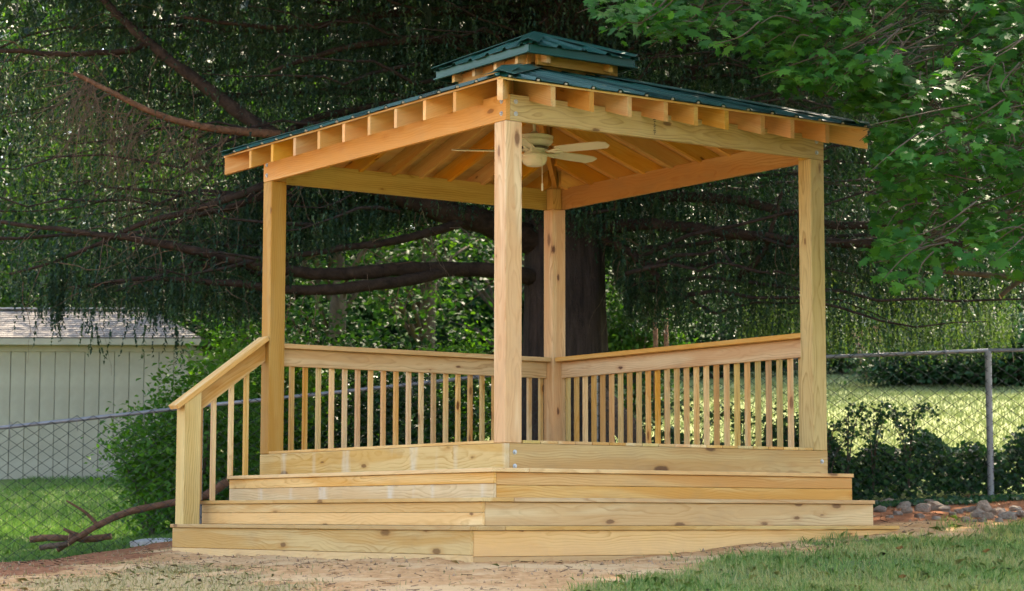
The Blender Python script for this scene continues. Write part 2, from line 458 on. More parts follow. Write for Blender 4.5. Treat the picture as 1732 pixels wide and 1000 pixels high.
LEAF = np.array([(0, -.5, 0), (.27, -.08, .07), (0, .5, -.05), (-.27, -.08, .07)])
OVAL = np.array([(0, -.5, 0), (.2, -.25, .05), (.25, .1, .05), (0, .5, -.06), (-.25, .1, .05), (-.2, -.25, .05)])
half = [(.07, .30), (.19, .38), (.17, .17), (.47, .27), (.37, .09), (.52, -.03), (.27, -.11), (.33, -.31), (.10, -.23)]
MAPLE = np.array([(0, .56, -.06)] + [(x, y, -.25 * x * x) for x, y in half] + [(0, -.28, 0)] + [(-x, y, -.25 * x * x) for x, y in half[::-1]])
IVY = np.array([(0, .5, -.05), (.18, .15, .03), (.45, .12, 0), (.25, -.2, .04), (0, -.42, 0), (-.25, -.2, .04), (-.45, .12, 0), (-.18, .15, .03)])
def leaves(name, pos, size, tmpl, up=(0, 0, 1), spread=0.8, tip=None, tip_spread=0.6, r=None, rnd=None):
    """scatter flat leaves: normal around 'up' with gaussian spread; tip direction around 'tip' (or random)"""
    r = r or rng
    n = len(pos)
    N = np.array(up, float)[None, :] + r.normal(0, spread, (n, 3))
    N /= np.linalg.norm(N, axis=1, keepdims=True)
    Tp = (np.array(tip, float)[None, :] + r.normal(0, tip_spread, (n, 3))) if tip is not None else r.normal(0, 1, (n, 3))
    Tp -= N * np.sum(N * Tp, 1, keepdims=True)
    Tp /= np.linalg.norm(Tp, axis=1, keepdims=True) + 1e-9
    Xd = np.cross(Tp, N)
    k = len(tmpl)
    s = np.asarray(size)[:, None, None]
    V = pos[:, None, :] + s * (tmpl[None, :, 0:1] * Xd[:, None, :] + tmpl[None, :, 1:2] * Tp[:, None, :] + tmpl[None, :, 2:3] * N[:, None, :])
    idx = np.arange(n * k)
    starts = np.arange(n) * k
    return npmesh(name, V.reshape(-1, 3), starts, idx, r.random(n) if rnd is None else rnd)

# ------------------------------------------------------------------ terrain
GY = np.array([-40, 0, 10, 12.2, 13.8, 16, 17.8, 20.3, 26, 34, 45, 70, 320.])
GX = np.array([-200, -14, -4.2, -2.7, 0, 2.8, 4.4, 14, 200.])
GZ = np.array([
    [-2.5, -1.5, -.62, -.45, -.42, -.42, -.42, -.52, -.15, .50, 1.3, 2.2, 2.4],
    [-2.5, -1.5, -.62, -.45, -.42, -.42, -.42, -.52, -.15, .50, 1.3, 2.2, 2.4],
    [-2.5, -1.5, -.58, -.43, -.41, -.39, -.37, -.45, -.10, .62, 1.5, 2.4, 2.4],
    [-2.5, -1.5, -.57, -.42, -.37, -.31, -.26, -.16, .15, .80, 1.7, 2.6, 2.6],
    [-2.5, -1.5, -.55, -.41, -.275, -.26, -.24, -.05, .45, 1.30, 2.3, 3.2, 3.2],
    [-2.5, -1.5, -.56, -.41, -.27, -.075, .03, .10, .75, 1.75, 2.9, 3.6, 3.6],
    [-2.5, -1.5, -.57, -.42, -.27, -.09, .02, .17, .86, 1.82, 3.0, 3.7, 3.7],
    [-2.5, -1.5, -.60, -.42, -.25, -.10, .1, .30, 1.0, 2.0, 3.2, 4.0, 4.0],
    [-2.5, -1.5, -.60, -.42, -.25, -.10, .1, .30, 1.0, 2.0, 3.2, 4.0, 4.0]])
def zt(x, y):
    x = np.asarray(x, float); y = np.asarray(y, float)
    i = np.clip(np.searchsorted(GX, x) - 1, 0, len(GX) - 2); j = np.clip(np.searchsorted(GY, y) - 1, 0, len(GY) - 2)
    tx = np.clip((x - GX[i]) / (GX[i + 1] - GX[i]), 0, 1); ty = np.clip((y - GY[j]) / (GY[j + 1] - GY[j]), 0, 1)
    a = GZ[i, j] * (1 - tx) + GZ[i + 1, j] * tx; b = GZ[i, j + 1] * (1 - tx) + GZ[i + 1, j + 1] * tx
    z = a * (1 - ty) + b * ty
    amp = np.where((y > 9) & (y < 50), 1.0, 0.3)
    return z + amp * (0.012 * np.sin(x * 2.3 + y * 1.1) + 0.010 * np.sin(y * 3.1 - x * 1.7) + 0.006 * np.sin(x * 6.1 + 1.3) * np.sin(y * 5.3))
def pxy(x, y, z):
    cp, sp = math.cos(PITCH), math.sin(PITCH)
    yc = np.maximum(y * cp + z * sp, .5); zc = -y * sp + z * cp
    return 866 + F * x / yc, 500 - F * zc / yc
def grass_mask(x, y):
    """1 on lawn, 0 on bare soil (survey of the photograph, as a map of the ground)"""
    z = zt(x, y); px, py = pxy(x, y, z)
    wob = 9 * np.sin(x * 3.7 + y * 2) + 7 * np.sin(x * 9.1 - y * 4) + 5 * np.sin(x * 17 + y * 13)
    lineR = np.interp(px, [840, 900, 1000, 1150, 1300, 1480, 1600, 1732, 2200], [1060, 1012, 985, 957, 931, 907, 893, 884, 870])
    right = np.clip((py + wob - lineR) / 16, 0, 1) * (px > 830) * (y < 19)
    back = np.clip((y - (20.25 + 0.05 * wob * .3)) / .35, 0, 1)
    return np.maximum(right, back)
def clay_mask(x, y):
    z = zt(x, y); px, py = pxy(x, y, z)
    wob = 6 * np.sin(x * 4.1 + y * 2.7) + 4 * np.sin(x * 11 - y * 7)
    lo = np.interp(px, [-400, 0, 150, 300, 420, 520], [1000, 988, 962, 938, 942, 930])
    left = np.clip((lo - py + wob) / 14, 0, 1) * (px < 520) * (y < 20.8)
    right = np.clip((y - 16.2) / 1, 0, 1) * (px > 1380) * (y < 20.8)
    return np.clip(left + right, 0, 1)
def straw_mask(x, y):
    z = zt(x, y); px, py = pxy(x, y, z)
    wob = 8 * np.sin(x * 3.1 + y * 2.7) + 6 * np.sin(x * 8 - y * 5)
    lo = np.interp(px, [-400, 0, 150, 300, 420, 620, 700], [1005, 992, 968, 950, 965, 1000, 1060])
    return np.clip((py - lo + wob) / 20, 0, 1) * (px < 800) * (y < 18)

xs = np.unique(np.concatenate([np.linspace(-200, -14, 16), np.linspace(-14, -5.5, 30), np.linspace(-5.5, 5.5, 150), np.linspace(5.5, 14, 30), np.linspace(14, 200, 16)]))
ys = np.unique(np.concatenate([np.linspace(-40, 9, 12), np.linspace(9, 11.6, 14), np.linspace(11.6, 21.5, 140), np.linspace(21.5, 48, 60), np.linspace(48, 320, 24)]))
XX, YY = np.meshgrid(xs, ys, indexing='ij')
ZZ = zt(XX, YY)
nearm = (np.abs(XX) < 5.6) & (YY > 11) & (YY < 21.6)
ZZ = ZZ + np.where(nearm, rng.normal(0, 0.005, ZZ.shape), 0)
nx, ny = len(xs), len(ys)
ii, jj = np.meshgrid(np.arange(nx - 1), np.arange(ny - 1), indexing='ij')
quad = np.stack([ii * ny + jj, (ii + 1) * ny + jj, (ii + 1) * ny + jj + 1, ii * ny + jj + 1], -1).reshape(-1)
me = npmesh('ground', np.stack([XX, YY, ZZ], -1).reshape(-1, 3), np.arange((nx - 1) * (ny - 1)) * 4, quad, None, True)
for nm, fn in (('lawn', grass_mask), ('clay', clay_mask), ('straw', straw_mask)):
    a = me.attributes.new(nm, 'FLOAT', 'POINT'); a.data.foreach_set('value', fn(XX, YY).astype(np.float32).ravel())
def ground_mat():
    m, nt, out = new_mat('ground_soil_and_turf')
    g = G(nt)
    pos = g.n('ShaderNodeNewGeometry').outputs['Position']
    A = lambda k: g.n('ShaderNodeAttribute', attribute_name=k).outputs['Fac']
    n1 = g.noise(pos, 1.7, 5, 0.6); n2 = g.noise(pos, 14, 6, 0.65); n3 = g.noise(pos, 70, 4, 0.7)
    soil = g.ramp(n2, [(0.25, (0.32, 0.155, 0.068)), (0.5, (0.53, 0.29, 0.13)), (0.75, (0.65, 0.40, 0.20))])
    pale = g.ramp(g.noise(g.mapping(pos, (1.0, 2.2, 1)), 1.3, 4, 0.55), [(0.5, 0), (0.62, 1)])
    soil = g.mix(g.math('MULTIPLY', pale, 0.65), soil, (0.67, 0.46, 0.25))
    clay = g.ramp(n2, [(0.25, (0.17, 0.062, 0.030)), (0.55, (0.33, 0.135, 0.064)), (0.8, (0.43, 0.215, 0.115))])
    c = g.mix(g.ramp(g.math('ADD', A('clay'), g.math('MULTIPLY', g.math('SUBTRACT', n1, 0.5), 0.8)), [(0.3, 0), (0.7, 1)]), soil, clay)
    straw = g.ramp(n3, [(0.3, (0.26, 0.19, 0.09)), (0.6, (0.48, 0.37, 0.19))])
    c = g.mix(g.ramp(g.math('ADD', A('straw'), g.math('MULTIPLY', g.math('SUBTRACT', n2, 0.5), 0.9)), [(0.4, 0), (0.8, 0.8)]), c, straw)
    turf = g.ramp(n3, [(0.3, (0.07, 0.11, 0.035)), (0.6, (0.14, 0.20, 0.06)), (0.85, (0.27, 0.26, 0.11))])
    turf = g.mix(g.math('MULTIPLY', g.ramp(n1, [(0.4, 0), (0.65, 1)]), 0.4), turf, (0.19, 0.23, 0.07))
    spz = g.n('ShaderNodeSeparateXYZ'); g.l(pos, spz.inputs[0])
    dry = g.math('MULTIPLY', g.ramp(g.math('MULTIPLY', spz.outputs[1], .02), [(0.48, 0), (0.56, 1)]), g.ramp(g.math('MULTIPLY', g.math('ADD', spz.outputs[0], 10), .05), [(0.45, 0), (0.55, 1)]))  # mask of the far right lawn, paled to paint its sunlight in
    turf = g.mix(g.math('MULTIPLY', dry, 0.5), turf, (0.33, 0.34, 0.17))
    c = g.mix(g.ramp(g.math('ADD', A('lawn'), g.math('MULTIPLY', g.math('SUBTRACT', n2, 0.5), 0.6)), [(0.35, 0), (0.7, 1)]), c, turf)
    c = g.mix(g.math('MULTIPLY', g.ramp(n3, [(0.55, 0), (0.75, 1)]), 0.3), c, (0.08, 0.055, 0.035))
    g.bsdf(out, c, 0.95, 0.1, 0, g.math('ADD', n2, g.math('MULTIPLY', n3, 0.6)), 0.8, 0.02)
    return m
ground = link('ground', me, ground_mat())
tag(ground, 'sloping yard of tan soil, red clay and mown lawn', 'ground', kind='structure')

# ------------------------------------------------------------------ gazebo
GX0, GY0, GTH, GA, GB, GZ0 = -.04544, 14.84737, .60798, 2.95933, 3.48122, .50209
gz = empty('gazebo', (GX0, GY0, GZ0), GTH)
tag(gz, 'new unpainted pine gazebo with green metal roof and wide corner steps', 'gazebo')
U, Vv, Z = (1, 0, 0), (0, 1, 0), (0, 0, 1)
a, b = GA, GB
P = 0.14
HB, BH = 2.221, 0.184           # beam bottom and beam height above the rim top
OVU, OVV, ZE = 0.231, 0.2605, 2.438
# posts
for (u, v, mat) in ((P / 2, P / 2, 'pine'), (P / 2, b - P / 2, 'post_brown'), (a - P / 2, P / 2, 'pine_green'), (a - P / 2, b - P / 2, 'pine')):
    board(gz, 'post', (u, v, HB / 2), HB - .003, P, P, Z, U, mat, 0.006)
    iu = u + (.021 if u < a / 2 else -.021); iv = v + (.021 if v < b / 2 else -.021)
    board(gz, 'post_tenon', (iu, iv, HB + .09), .18, P - .044, P - .044, Z, U, mat)
# a plain baseboard lath on the left-hand post, its outer lower flank
# deck boards run along v; their ends show on the right-hand side
nb = 20
w = a / nb
for i in range(nb):
    v0, v1 = (P + .002, b - P - .002) if i in (0, nb - 1) else (0, b)
    board(gz, 'deck_board', (w * (i + .5), (v0 + v1) / 2, .0125), v1 - v0, w - .004, .021, Vv, U, random.choice(['pine', 'pine_green', 'pine_orange', 'pine']), .002)
# rim boards
RH = .235
board(gz, 'rim_board', (.019, b / 2, -RH / 2), b, RH, .038, Vv, Z, 'pine_smear')
r2 = board(gz, 'rim_board', ((a + .0385) / 2, .019, -RH / 2), a - .0385, RH, .038, U, Z, 'pine_orange')
board(gz, 'rim_board', ((a + .0385) / 2, b - .019, -RH / 2), a - .0385, RH, .038, U, Z, 'pine')
board(gz, 'rim_board', (a - .019, b / 2, -RH / 2), b - .078, RH, .038, Vv, Z, 'pine')
# steps on the two near sides: (outward run along u side, along v side, tread top)
steps = [(.295, .282, -.175), (.534, .500, -.373), (.788, .748, -.556)]
prev_u, prev_v = 0.0, 0.0
NOS, TT = .022, .027
for k, (tu, tv, tz) in enumerate(steps):
    ru, rv = tu - NOS, tv - NOS                # riser face planes
    zb = steps[k + 1][2] if k < 2 else -.98
    top = tz - TT - .001
    # treads: left one runs the full length to the corner, the right one butts against it
    m1, m2 = [('pine', 'pine_orange'), ('pine', 'pine'), ('pine_dusty', 'pine_orange')][k]
    du, dv = tu - (steps[k - 1][0] - NOS if k else 0), tv - (steps[k - 1][1] - NOS if k else 0)
    board(gz, 'tread', (-tu + du / 2, (b - tv) / 2, tz - TT / 2), b + tv, du, TT, Vv, U, m1)
    board(gz, 'tread', ((a - tu + du + .002) / 2 + 0.0, -tv + dv / 2, tz - TT / 2), a + tu - du - .004, dv, TT, U, Vv, m2)
    # riser boards
    H = top - zb
    splits_l = [[.44, .56], [.44, .56], [.45, .55]][k]
    splits_r = [[.5, .5], [1.0], [.45, .55]][k]
    zt0 = top
    for s_i, s in enumerate(splits_l):
        h = H * s if k < 2 else (.155 if s_i == 0 else H - .155)
        board(gz, 'riser_board', (-ru + .0125, (b - rv) / 2, zt0 - h / 2), b + rv, h - .002, .025, Vv, Z, 'pine_dusty' if k == 2 and s_i == 1 else random.choice(['pine', 'pine_smear']))
        zt0 -= h
    zt0 = top
    for s_i, s in enumerate(splits_r):
        h = H * s if k < 2 else (.165 if s_i == 0 else H - .165)
        board(gz, 'riser_board', ((a - ru + .0255) / 2, -rv + .0125, zt0 - h / 2), a + ru - .0265, h - .002, .025, U, Z, ['pine_orange', 'pine', 'pine_dusty'][k])
        zt0 -= h
    # closed ends of the steps at the far corners
    board(gz, 'step_end_board', ((-ru + .026 - (steps[k - 1][0] - NOS if k else 0)) / 2 , b - .013, (top - .98) / 2), (ru - .026) - (steps[k - 1][0] - NOS if k else 0) - .002, top + .98, .025, U, Z, 'pine')
    board(gz, 'step_end_board', (a - .013, (-rv + .026 - (steps[k - 1][1] - NOS if k else 0)) / 2, (top - .98) / 2), (rv - .026) - (steps[k - 1][1] - NOS if k else 0) - .002, top + .98, .025, Vv, Z, 'pine')
# beams
BT = .038
bm_l = board(gz, 'beam', (BT / 2, b / 2, HB + BH / 2), b, BH, BT, Vv, Z, 'pine_orange')
bm_r = board(gz, 'beam', ((a + BT) / 2 + .0005, BT / 2, HB + BH / 2), a - BT - .001, BH, BT, U, Z, 'pine_green')
board(gz, 'beam', ((a + BT) / 2 + .0005, b - BT / 2, HB + BH / 2), a - BT - .001, BH, BT, U, Z, 'pine_green')
board(gz, 'beam', (a - BT / 2, b / 2, HB + BH / 2), b - 2 * BT - .002, BH, BT, Vv, Z, 'pine_orange')
# inner plies of the two beams seen from inside are the same boards; bolts with washers
def bolt(parent, c, xd):
    v, f = lathe([(.017, 0), (.017, .003), (.010, .0035), (.010, .010), (.006, .012)], 10)
    z = Vector(xd); yv = Vector((0, 0, 1)); x = yv.cross(z)
    m = Matrix((x, yv, z)).transposed().to_4x4(); m.translation = Vector(c)
    link('bolt', pymesh('bolt', v, f), 'bolt', parent, m)
for zz in (.05, .135):
    bolt(bm_l, (-.0005, .05, HB + zz), (-1, 0, 0)); bolt(bm_r, (.085, -.0005, HB + zz), (0, -1, 0))
    bolt(bm_r, (a - .075, -.0005, HB + zz), (0, -1, 0)); bolt(bm_l, (-.0005, b - .06, HB + zz), (-1, 0, 0))
bolt(r2, (.08, -.0005, -.06), (0, -1, 0)); bolt(r2, (.08, -.0005, -.155), (0, -1, 0)); bolt(r2, (a - .06, -.0005, -.08), (0, -1, 0))
V, Fc = [], []
for i_ in range(9):
    o_ = len(V); zc_ = HB + .03 + i_ * .013; w_ = .006 + .004 * (i_ % 3); uc = 1.305 + .003 * (i_ % 2)
    V += [(uc - w_, -.0025, zc_), (uc + w_, -.0025, zc_), (uc + w_ * .8, -.0025, zc_ + .006), (uc - w_ * .6, -.0025, zc_ + .007)]
    Fc.append([o_, o_ + 1, o_ + 2, o_ + 3])
link('lumber_stamp', pymesh('lumber_stamp', V, Fc), 'fan_dark', bm_r)
# roof
CU, CV = a / 2, b / 2
RU, RV = CU + OVU, CV + OVV                    # plan half sizes at the eave
RISE = .60
CHU, CHV = .31, .39                            # half sizes of the raised vent curb
RT = .14                                       # plumb depth of a rafter
def roof_z(t): return ZE + RISE * t            # t = 0 at the eave, 1 at the apex; underside of sheathing
SH = .014
def prism(v4, dz):
    """slab from four top-outline points and a vertical thickness"""
    n = len(v4)
    V = [Vector(p) for p in v4] + [Vector(p) - Vector((0, 0, dz)) for p in v4]
    Fc = [list(range(n)), [n + i for i in range(n)][::-1]] + [[i, i + n, (i + 1) % n + n, (i + 1) % n] for i in range(n)]
    return V, Fc
def raft(p_out, p_in, side, zt_out, zt_in, depth=RT, name='rafter', mat='spruce_lumber', T=.038):
    """a rafter with plumb ends; mesh stored with its local X along the length"""
    p0 = Vector((p_out[0], p_out[1], zt_out)); p1 = Vector((p_in[0], p_in[1], zt_in))
    c = (p0 + p1) / 2; m = frame(c, p1 - p0, (0, 0, 1)); inv = m.inverted()
    s = Vector((side[0], side[1], 0)).normalized() * (T / 2)
    V = [inv @ q for q in (p0 - s, p0 + s, p1 + s, p1 - s)] + [inv @ (q - Vector((0, 0, depth))) for q in (p0 - s, p0 + s, p1 + s, p1 - s)]
    Fc = [[0, 1, 2, 3], [7, 6, 5, 4], [0, 4, 5, 1], [1, 5, 6, 2], [2, 6, 7, 3], [3, 7, 4, 0]]
    if (V[1] - V[0]).cross(V[3] - V[0]).dot(inv.to_3x3() @ Vector((0, 0, 1))) < 0: Fc = [q[::-1] for q in Fc]
    return link(name, pymesh(name, V, Fc), mat, gz, m)
def slope_sides():
    # (origin of eave start, eave dir, inward dir, half length, run)
    return [
        ('u-', Vector((CU - RU, CV - RV, 0)), Vector((0, 1, 0)), Vector((1, 0, 0)), RV, RU, CHU),
        ('v-', Vector((CU + RU, CV - RV, 0)), Vector((-1, 0, 0)), Vector((0, 1, 0)), RU, RV, CHV),
        ('u+', Vector((CU + RU, CV + RV, 0)), Vector((0, -1, 0)), Vector((-1, 0, 0)), RV, RU, CHU),
        ('v+', Vector((CU - RU, CV + RV, 0)), Vector((1, 0, 0)), Vector((0, -1, 0)), RU, RV, CHV)]
left_v = [.281, .669, 1.057, 1.427, 1.795, 2.168, 2.546, 2.908, 3.273]
right_u = [.237, .567, .899, 1.224, 1.501, 1.790, 2.136, 2.427, 2.777]
for key, o, e, n, hl, run, ch in slope_sides():
    # common and jack rafters
    if key == 'u-': pos = [v + .014 - (CV - RV) for v in left_v]
    elif key == 'v-': pos = [(CU + RU) - (u - .019) for u in right_u]
    elif key == 'u+': pos = [(CV + RV) - v for v in left_v]
    else: pos = [u - (CU - RU) for u in right_u]
    for p in pos:
        tmax = min(1 - abs(p - hl) / hl - .035, 1 - ch / run)
        q0 = o + e * p + n * .004
        q1 = o + e * p + n * (run * tmax)
        raft(q0, q1, e, roof_z(0) - .002, roof_z(tmax) - .002)
    # sheathing slab
    tt = 1 - ch / run
    A0, A1 = o, o + e * (2 * hl)
    B0, B1 = o + e * (hl * tt) + n * (run * tt), o + e * (2 * hl - hl * tt) + n * (run * tt)
    zt_ = lambda q, t: Vector((q.x, q.y, roof_z(t) + SH))
    gap = .0
    V, Fc = prism([zt_(A0 + e * gap, 0), zt_(A1 - e * gap, 0), zt_(B1, tt), zt_(B0, tt)], SH)
    c = (A0 + A1) / 2
    mm = frame((c.x, c.y, ZE), e, n + Vector((0, 0, RISE / run))); inv = mm.inverted()
    link('sheathing', pymesh('sheathing', [inv @ q for q in V], Fc), 'spruce_lumber', gz, mm)
    # black underlay peeping out under the metal
    V, Fc = prism([zt_(A0 + e * .01 - n * .004, 0) + Vector((0, 0, .006)), zt_(A1 - e * .01 - n * .004, 0) + Vector((0, 0, .006)), zt_(B1, tt) + Vector((0, 0, .006)), zt_(B0, tt) + Vector((0, 0, .006))], .004)
    link('underlay', pymesh('underlay', V, Fc), 'tarpaper', gz)
# end rafters (barge) along the far ends of the visible eaves are the neighbours' tails; hip rafters
for su, sv in ((-1, -1), (-1, 1), (1, -1), (1, 1)):
    q0 = Vector((CU + su * (RU - .012), CV + sv * (RV - .012), 0)); q1 = Vector((CU + su * CHU, CV + sv * CHV, 0))
    d = (q1 - q0); side = (-d.y, d.x)
    raft(q0, q1, side, roof_z(.007) - .004, roof_z(1 - CHU / RU) - .004, RT + .005, 'hip_rafter', 'pine_orange')
def ribbed(name, key, o, e, n, hl, run, ch, zfun, z0, pitch_w=.235, per=4, over=.03, mat='green_metal', screws=True, trunc=True):
    tt = 1 - ch / run if trunc else 1.0
    tot = 2 * hl
    rib = [(-.030, 0), (-.014, .020), (.014, .020), (.030, 0)]
    cols = []
    nr = int(tot / pitch_w)
    x0 = (tot - (nr) * pitch_w) / 2
    xr = [x0 + i * pitch_w for i in range(nr + 1)]
    pts = {0.0: 0.0, tot: 0.0}
    for c_ in xr:
        for dx, h in rib:
            if 0 < c_ + dx < tot: pts[c_ + dx] = h
        if 0 < c_ + pitch_w / 2 < tot: pts[c_ + pitch_w / 2] = .0
    pts[hl * tt] = pts.get(hl * tt, 0.0); pts[tot - hl * tt] = 0.0
    if not trunc: pts[hl] = 0.0
    X = sorted(pts)
    edges = [0] + [xr[i] - .032 for i in range(per, len(xr), per) if tot - xr[i] > .3] + [tot]
    slope_dir = None
    for s0, s1 in zip(edges[:-1], edges[1:]):
        XS = [x for x in X if s0 - 1e-6 <= x <= s1 + .064]
        V, Fc = [], []
        for x in XS:
            tm = min(1 - abs(x - hl) / hl, tt)
            wav = .003 * math.sin(x * 9.0 + hl * 7)
            p0 = o + e * x - n * over; p1 = o + e * x + n * (run * tm)
            V.append(Vector((p0.x, p0.y, zfun(-over / run) + z0 + pts[x] + wav)))
            V.append(Vector((p1.x, p1.y, max(zfun(tm), zfun(-over / run) + .001) + z0 + pts[x])))
        for i in range(len(XS) - 1):
            Fc.append([2 * i, 2 * i + 2, 2 * i + 3, 2 * i + 1])
        nv = len(V)
        V += [q - Vector((0, 0, .0015)) for q in V]
        Fc += [[q + nv for q in f_][::-1] for f_ in Fc]
        for i in range(len(XS) - 1):
            Fc.append([2 * i, nv + 2 * i, nv + 2 * i + 2, 2 * i + 2])
        pn = link('roof_panel', pymesh('roof_panel', V, Fc), mat, gz)
        if screws:
            for c_ in xr:
                if s0 - .01 <= c_ < s1 - .01 and .03 < c_ < tot - .03:
                    q = o + e * c_ - n * (over - .004)
                    v_, f_ = lathe([(.010, 0), (.012, .010), (.007, .015)], 8)
                    link('rib_closure', pymesh('rib_closure', v_, f_), 'closure', pn, Matrix.Translation((q.x, q.y, zfun(-over / run) + z0 - .003)))
for key, o, e, n, hl, run, ch in slope_sides():
    ribbed('main', key, o, e, n, hl, run, ch, roof_z, SH + .010, screws=True)
# hip caps
def hip_cap(p0, p1, half_w, drop, z_up, mat='green_metal'):
    d = (Vector(p1) - Vector(p0)); s = Vector((-d.y, d.x, 0)).normalized()
    V = []
    for q in (Vector(p0), Vector(p1)):
        V += [q + s * half_w - Vector((0, 0, drop)), q + Vector((0, 0, z_up)), q - s * half_w - Vector((0, 0, drop))]
    V += [q - Vector((0, 0, .003)) for q in V]
    Fc = [[0, 1, 4, 3], [1, 2, 5, 4], [6, 9, 10, 7], [7, 10, 11, 8], [0, 6, 7, 1], [1, 7, 8, 2], [0, 3, 9, 6], [2, 8, 11, 5]]
    return link('hip_cap', pymesh('hip_cap', V, Fc), mat, gz)
for su, sv in ((-1, -1), (-1, 1), (1, -1), (1, 1)):
    p0 = (CU + su * (RU + .0), CV + sv * (RV + .0), roof_z(0) + SH + .035)
    p1 = (CU + su * CHU * .9, CV + sv * CHV * .9, roof_z(1 - CHU * .9 / RU) + SH + .035)
    hip_cap(p0, p1, .10, .018, .012)
# raised vent roof: curb boards, corner blocks, rafters, fascia, panels, cap
zc0 = roof_z(1 - CHU / RU) + SH + .01
UE = 3.075                                    # top of the upper eave
UHU, UHV = .516, .645
for s in (-1, 1):
    board(gz, 'vent_curb_board', (CU + s * (CHU - .019), CV, zc0 + .03), 2 * CHV, .14, .038, Vv, Z, 'pine')
    board(gz, 'vent_curb_board', (CU, CV + s * (CHV - .019), zc0 + .03), 2 * CHU - .078, .14, .038, U, Z, 'pine')
for su in (-1, 1):
    for sv in (-1, 1):
        board(gz, 'vent_post', (CU + su * (CHU - .083), CV + sv * (CHV - .083), zc0 + .10), .24, .088, .088, Z, U, 'pine_orange')
for s in (-1, 1):
    board(gz, 'vent_rail', (CU + s * (UHU - .13), CV, UE - .082), 2 * UHV - .34, .085, .038, Vv, Z, 'spruce_lumber')
    board(gz, 'vent_rail', (CU, CV + s * (UHV - .13), UE - .082), 2 * UHU - .34, .085, .038, U, Z, 'spruce_lumber')
    for t in (-.30, .30):
        raft(Vector((CU + t, CV + s * (UHV - .035), 0)), Vector((CU + t, CV + s * .05, 0)), (1, 0), UE - .02, UE + .2 - abs(t) * .3, .10, 'vent_rafter', 'pine')
    for t in (-.44, -.15, .15, .44):
        raft(Vector((CU + s * (UHU - .035), CV + t, 0)), Vector((CU + s * .03, CV + t, 0)), (0, 1), UE - .02, UE + .2 - abs(t) * .3, .10, 'vent_rafter', 'pine')
for s in (-1, 1):
    board(gz, 'fascia', (CU + s * (UHU - .012), CV, UE - .034), 2 * UHV, .064, .02, Vv, Z, 'green_metal')
    board(gz, 'fascia', (CU, CV + s * (UHV - .012), UE - .034), 2 * UHU - .046, .064, .02, U, Z, 'green_metal')
    board(gz, 'fascia_lip', (CU + s * (UHU + .004), CV, UE - .067), 2 * UHV + .02, .014, .026, Vv, Z, 'green_metal')
    board(gz, 'fascia_lip', (CU, CV + s * (UHV + .004), UE - .067), 2 * UHU - .024, .014, .026, U, Z, 'green_metal')
UR = .24
def up_z(t): return UE + UR * t
for key, o, e, n, hl, run, ch in [
    ('u-', Vector((CU - UHU, CV - UHV, 0)), Vector((0, 1, 0)), Vector((1, 0, 0)), UHV, UHU, 0),
    ('v-', Vector((CU + UHU, CV - UHV, 0)), Vector((-1, 0, 0)), Vector((0, 1, 0)), UHU, UHV, 0),
    ('u+', Vector((CU + UHU, CV + UHV, 0)), Vector((0, -1, 0)), Vector((-1, 0, 0)), UHV, UHU, 0),
    ('v+', Vector((CU - UHU, CV + UHV, 0)), Vector((1, 0, 0)), Vector((0, -1, 0)), UHU, UHV, 0)]:
    ribbed('upper', key, o, e, n, hl, run, .0, up_z, .004, per=9, over=.02, screws=False, trunc=False)
for su, sv in ((-1, -1), (-1, 1), (1, -1), (1, 1)):
    hip_cap((CU + su * (UHU + .01), CV + sv * (UHV + .01), up_z(0) + .026), (CU, CV, up_z(1) + .026), .085, .02, .012)
# a loose flap of flashing on the near hip of the main roof
Vf = [Vector((CU - RU * .93, CV - RV * .98, 0)), Vector((CU - RU * .98, CV - RV * .93, 0)), Vector((CU - RU * .70, CV - RV * .64, 0)), Vector((CU - RU * .64, CV - RV * .70, 0))]
Vz = [.05, .055, .085, .085]
tv_ = [.03, .03, .32, .32]
Vf = [Vector((q.x, q.y, roof_z(t) + z_)) for q, z_, t in zip(Vf, Vz, tv_)]
V = Vf + [q - Vector((0, 0, .003)) for q in Vf]
link('flashing', pymesh('flashing', V, [[0, 1, 2, 3], [7, 6, 5, 4], [0, 4, 5, 1], [1, 5, 6, 2], [2, 6, 7, 3], [3, 7, 4, 0]]), 'green_metal', gz)
# king block the fan hangs from
board(gz, 'king_block', (CU, CV, zc0 + .02), .2, .12, .12, Z, U, 'spruce_lumber')
board(gz, 'ceiling_tie', (CU, CV, zc0 - .06), 2 * CHV - .08, .038, .10, Vv, Z, 'spruce_lumber')
# back railings
ZC = .90
def railing(p_lo, p_hi, axis, inner, count, matcap):
    """axis 0: rail along u at v=inner side of v=b ; axis 1: rail along v at u side of u=a"""
    L = p_hi - p_lo
    c = (p_lo + p_hi) / 2
    if axis == 0:
        X, Y = U, Vv; cc = lambda t, off, z: (t, b - .05 + off, z)
    else:
        X, Y = Vv, U; cc = lambda t, off, z: (a - .05 + off, t, z)
    ext = 0.0
    board(gz, 'rail_cap', cc(c, .0, ZC - .019), L, .14, .038, X, Y, matcap)
    board(gz, 'rail_board', cc(c, .019, ZC - .038 - .071), L, .14, .038, X, Z, 'pine')
    for i in range(count):
        t = p_lo + .022 + (L - .044) * i / (count - 1)
        board(gz, 'baluster', cc(t, .0585, (ZC - .06 - .14) / 2), ZC - .06 + .14, .036, .036, Z, X, random.choice(['pine', 'pine', 'pine_orange', 'pine_green', 'pine']))
railing(P + .002, a - P - .002, 0, 0, 22, 'pine')
railing(P + .002, b - P - .002, 1, 0, 26, 'pine_orange')
# stair handrail on the left
nu0, nu1 = -.743, -.603
nz0 = steps[2][2]
SL = .725
cap_low, cap_hi = -.80, -.002
zcap = lambda u: ZC + .02 + SL * (u - 0.0)     # underside of the sloping cap at u
hn = zcap((nu0 + nu1) / 2) - nz0
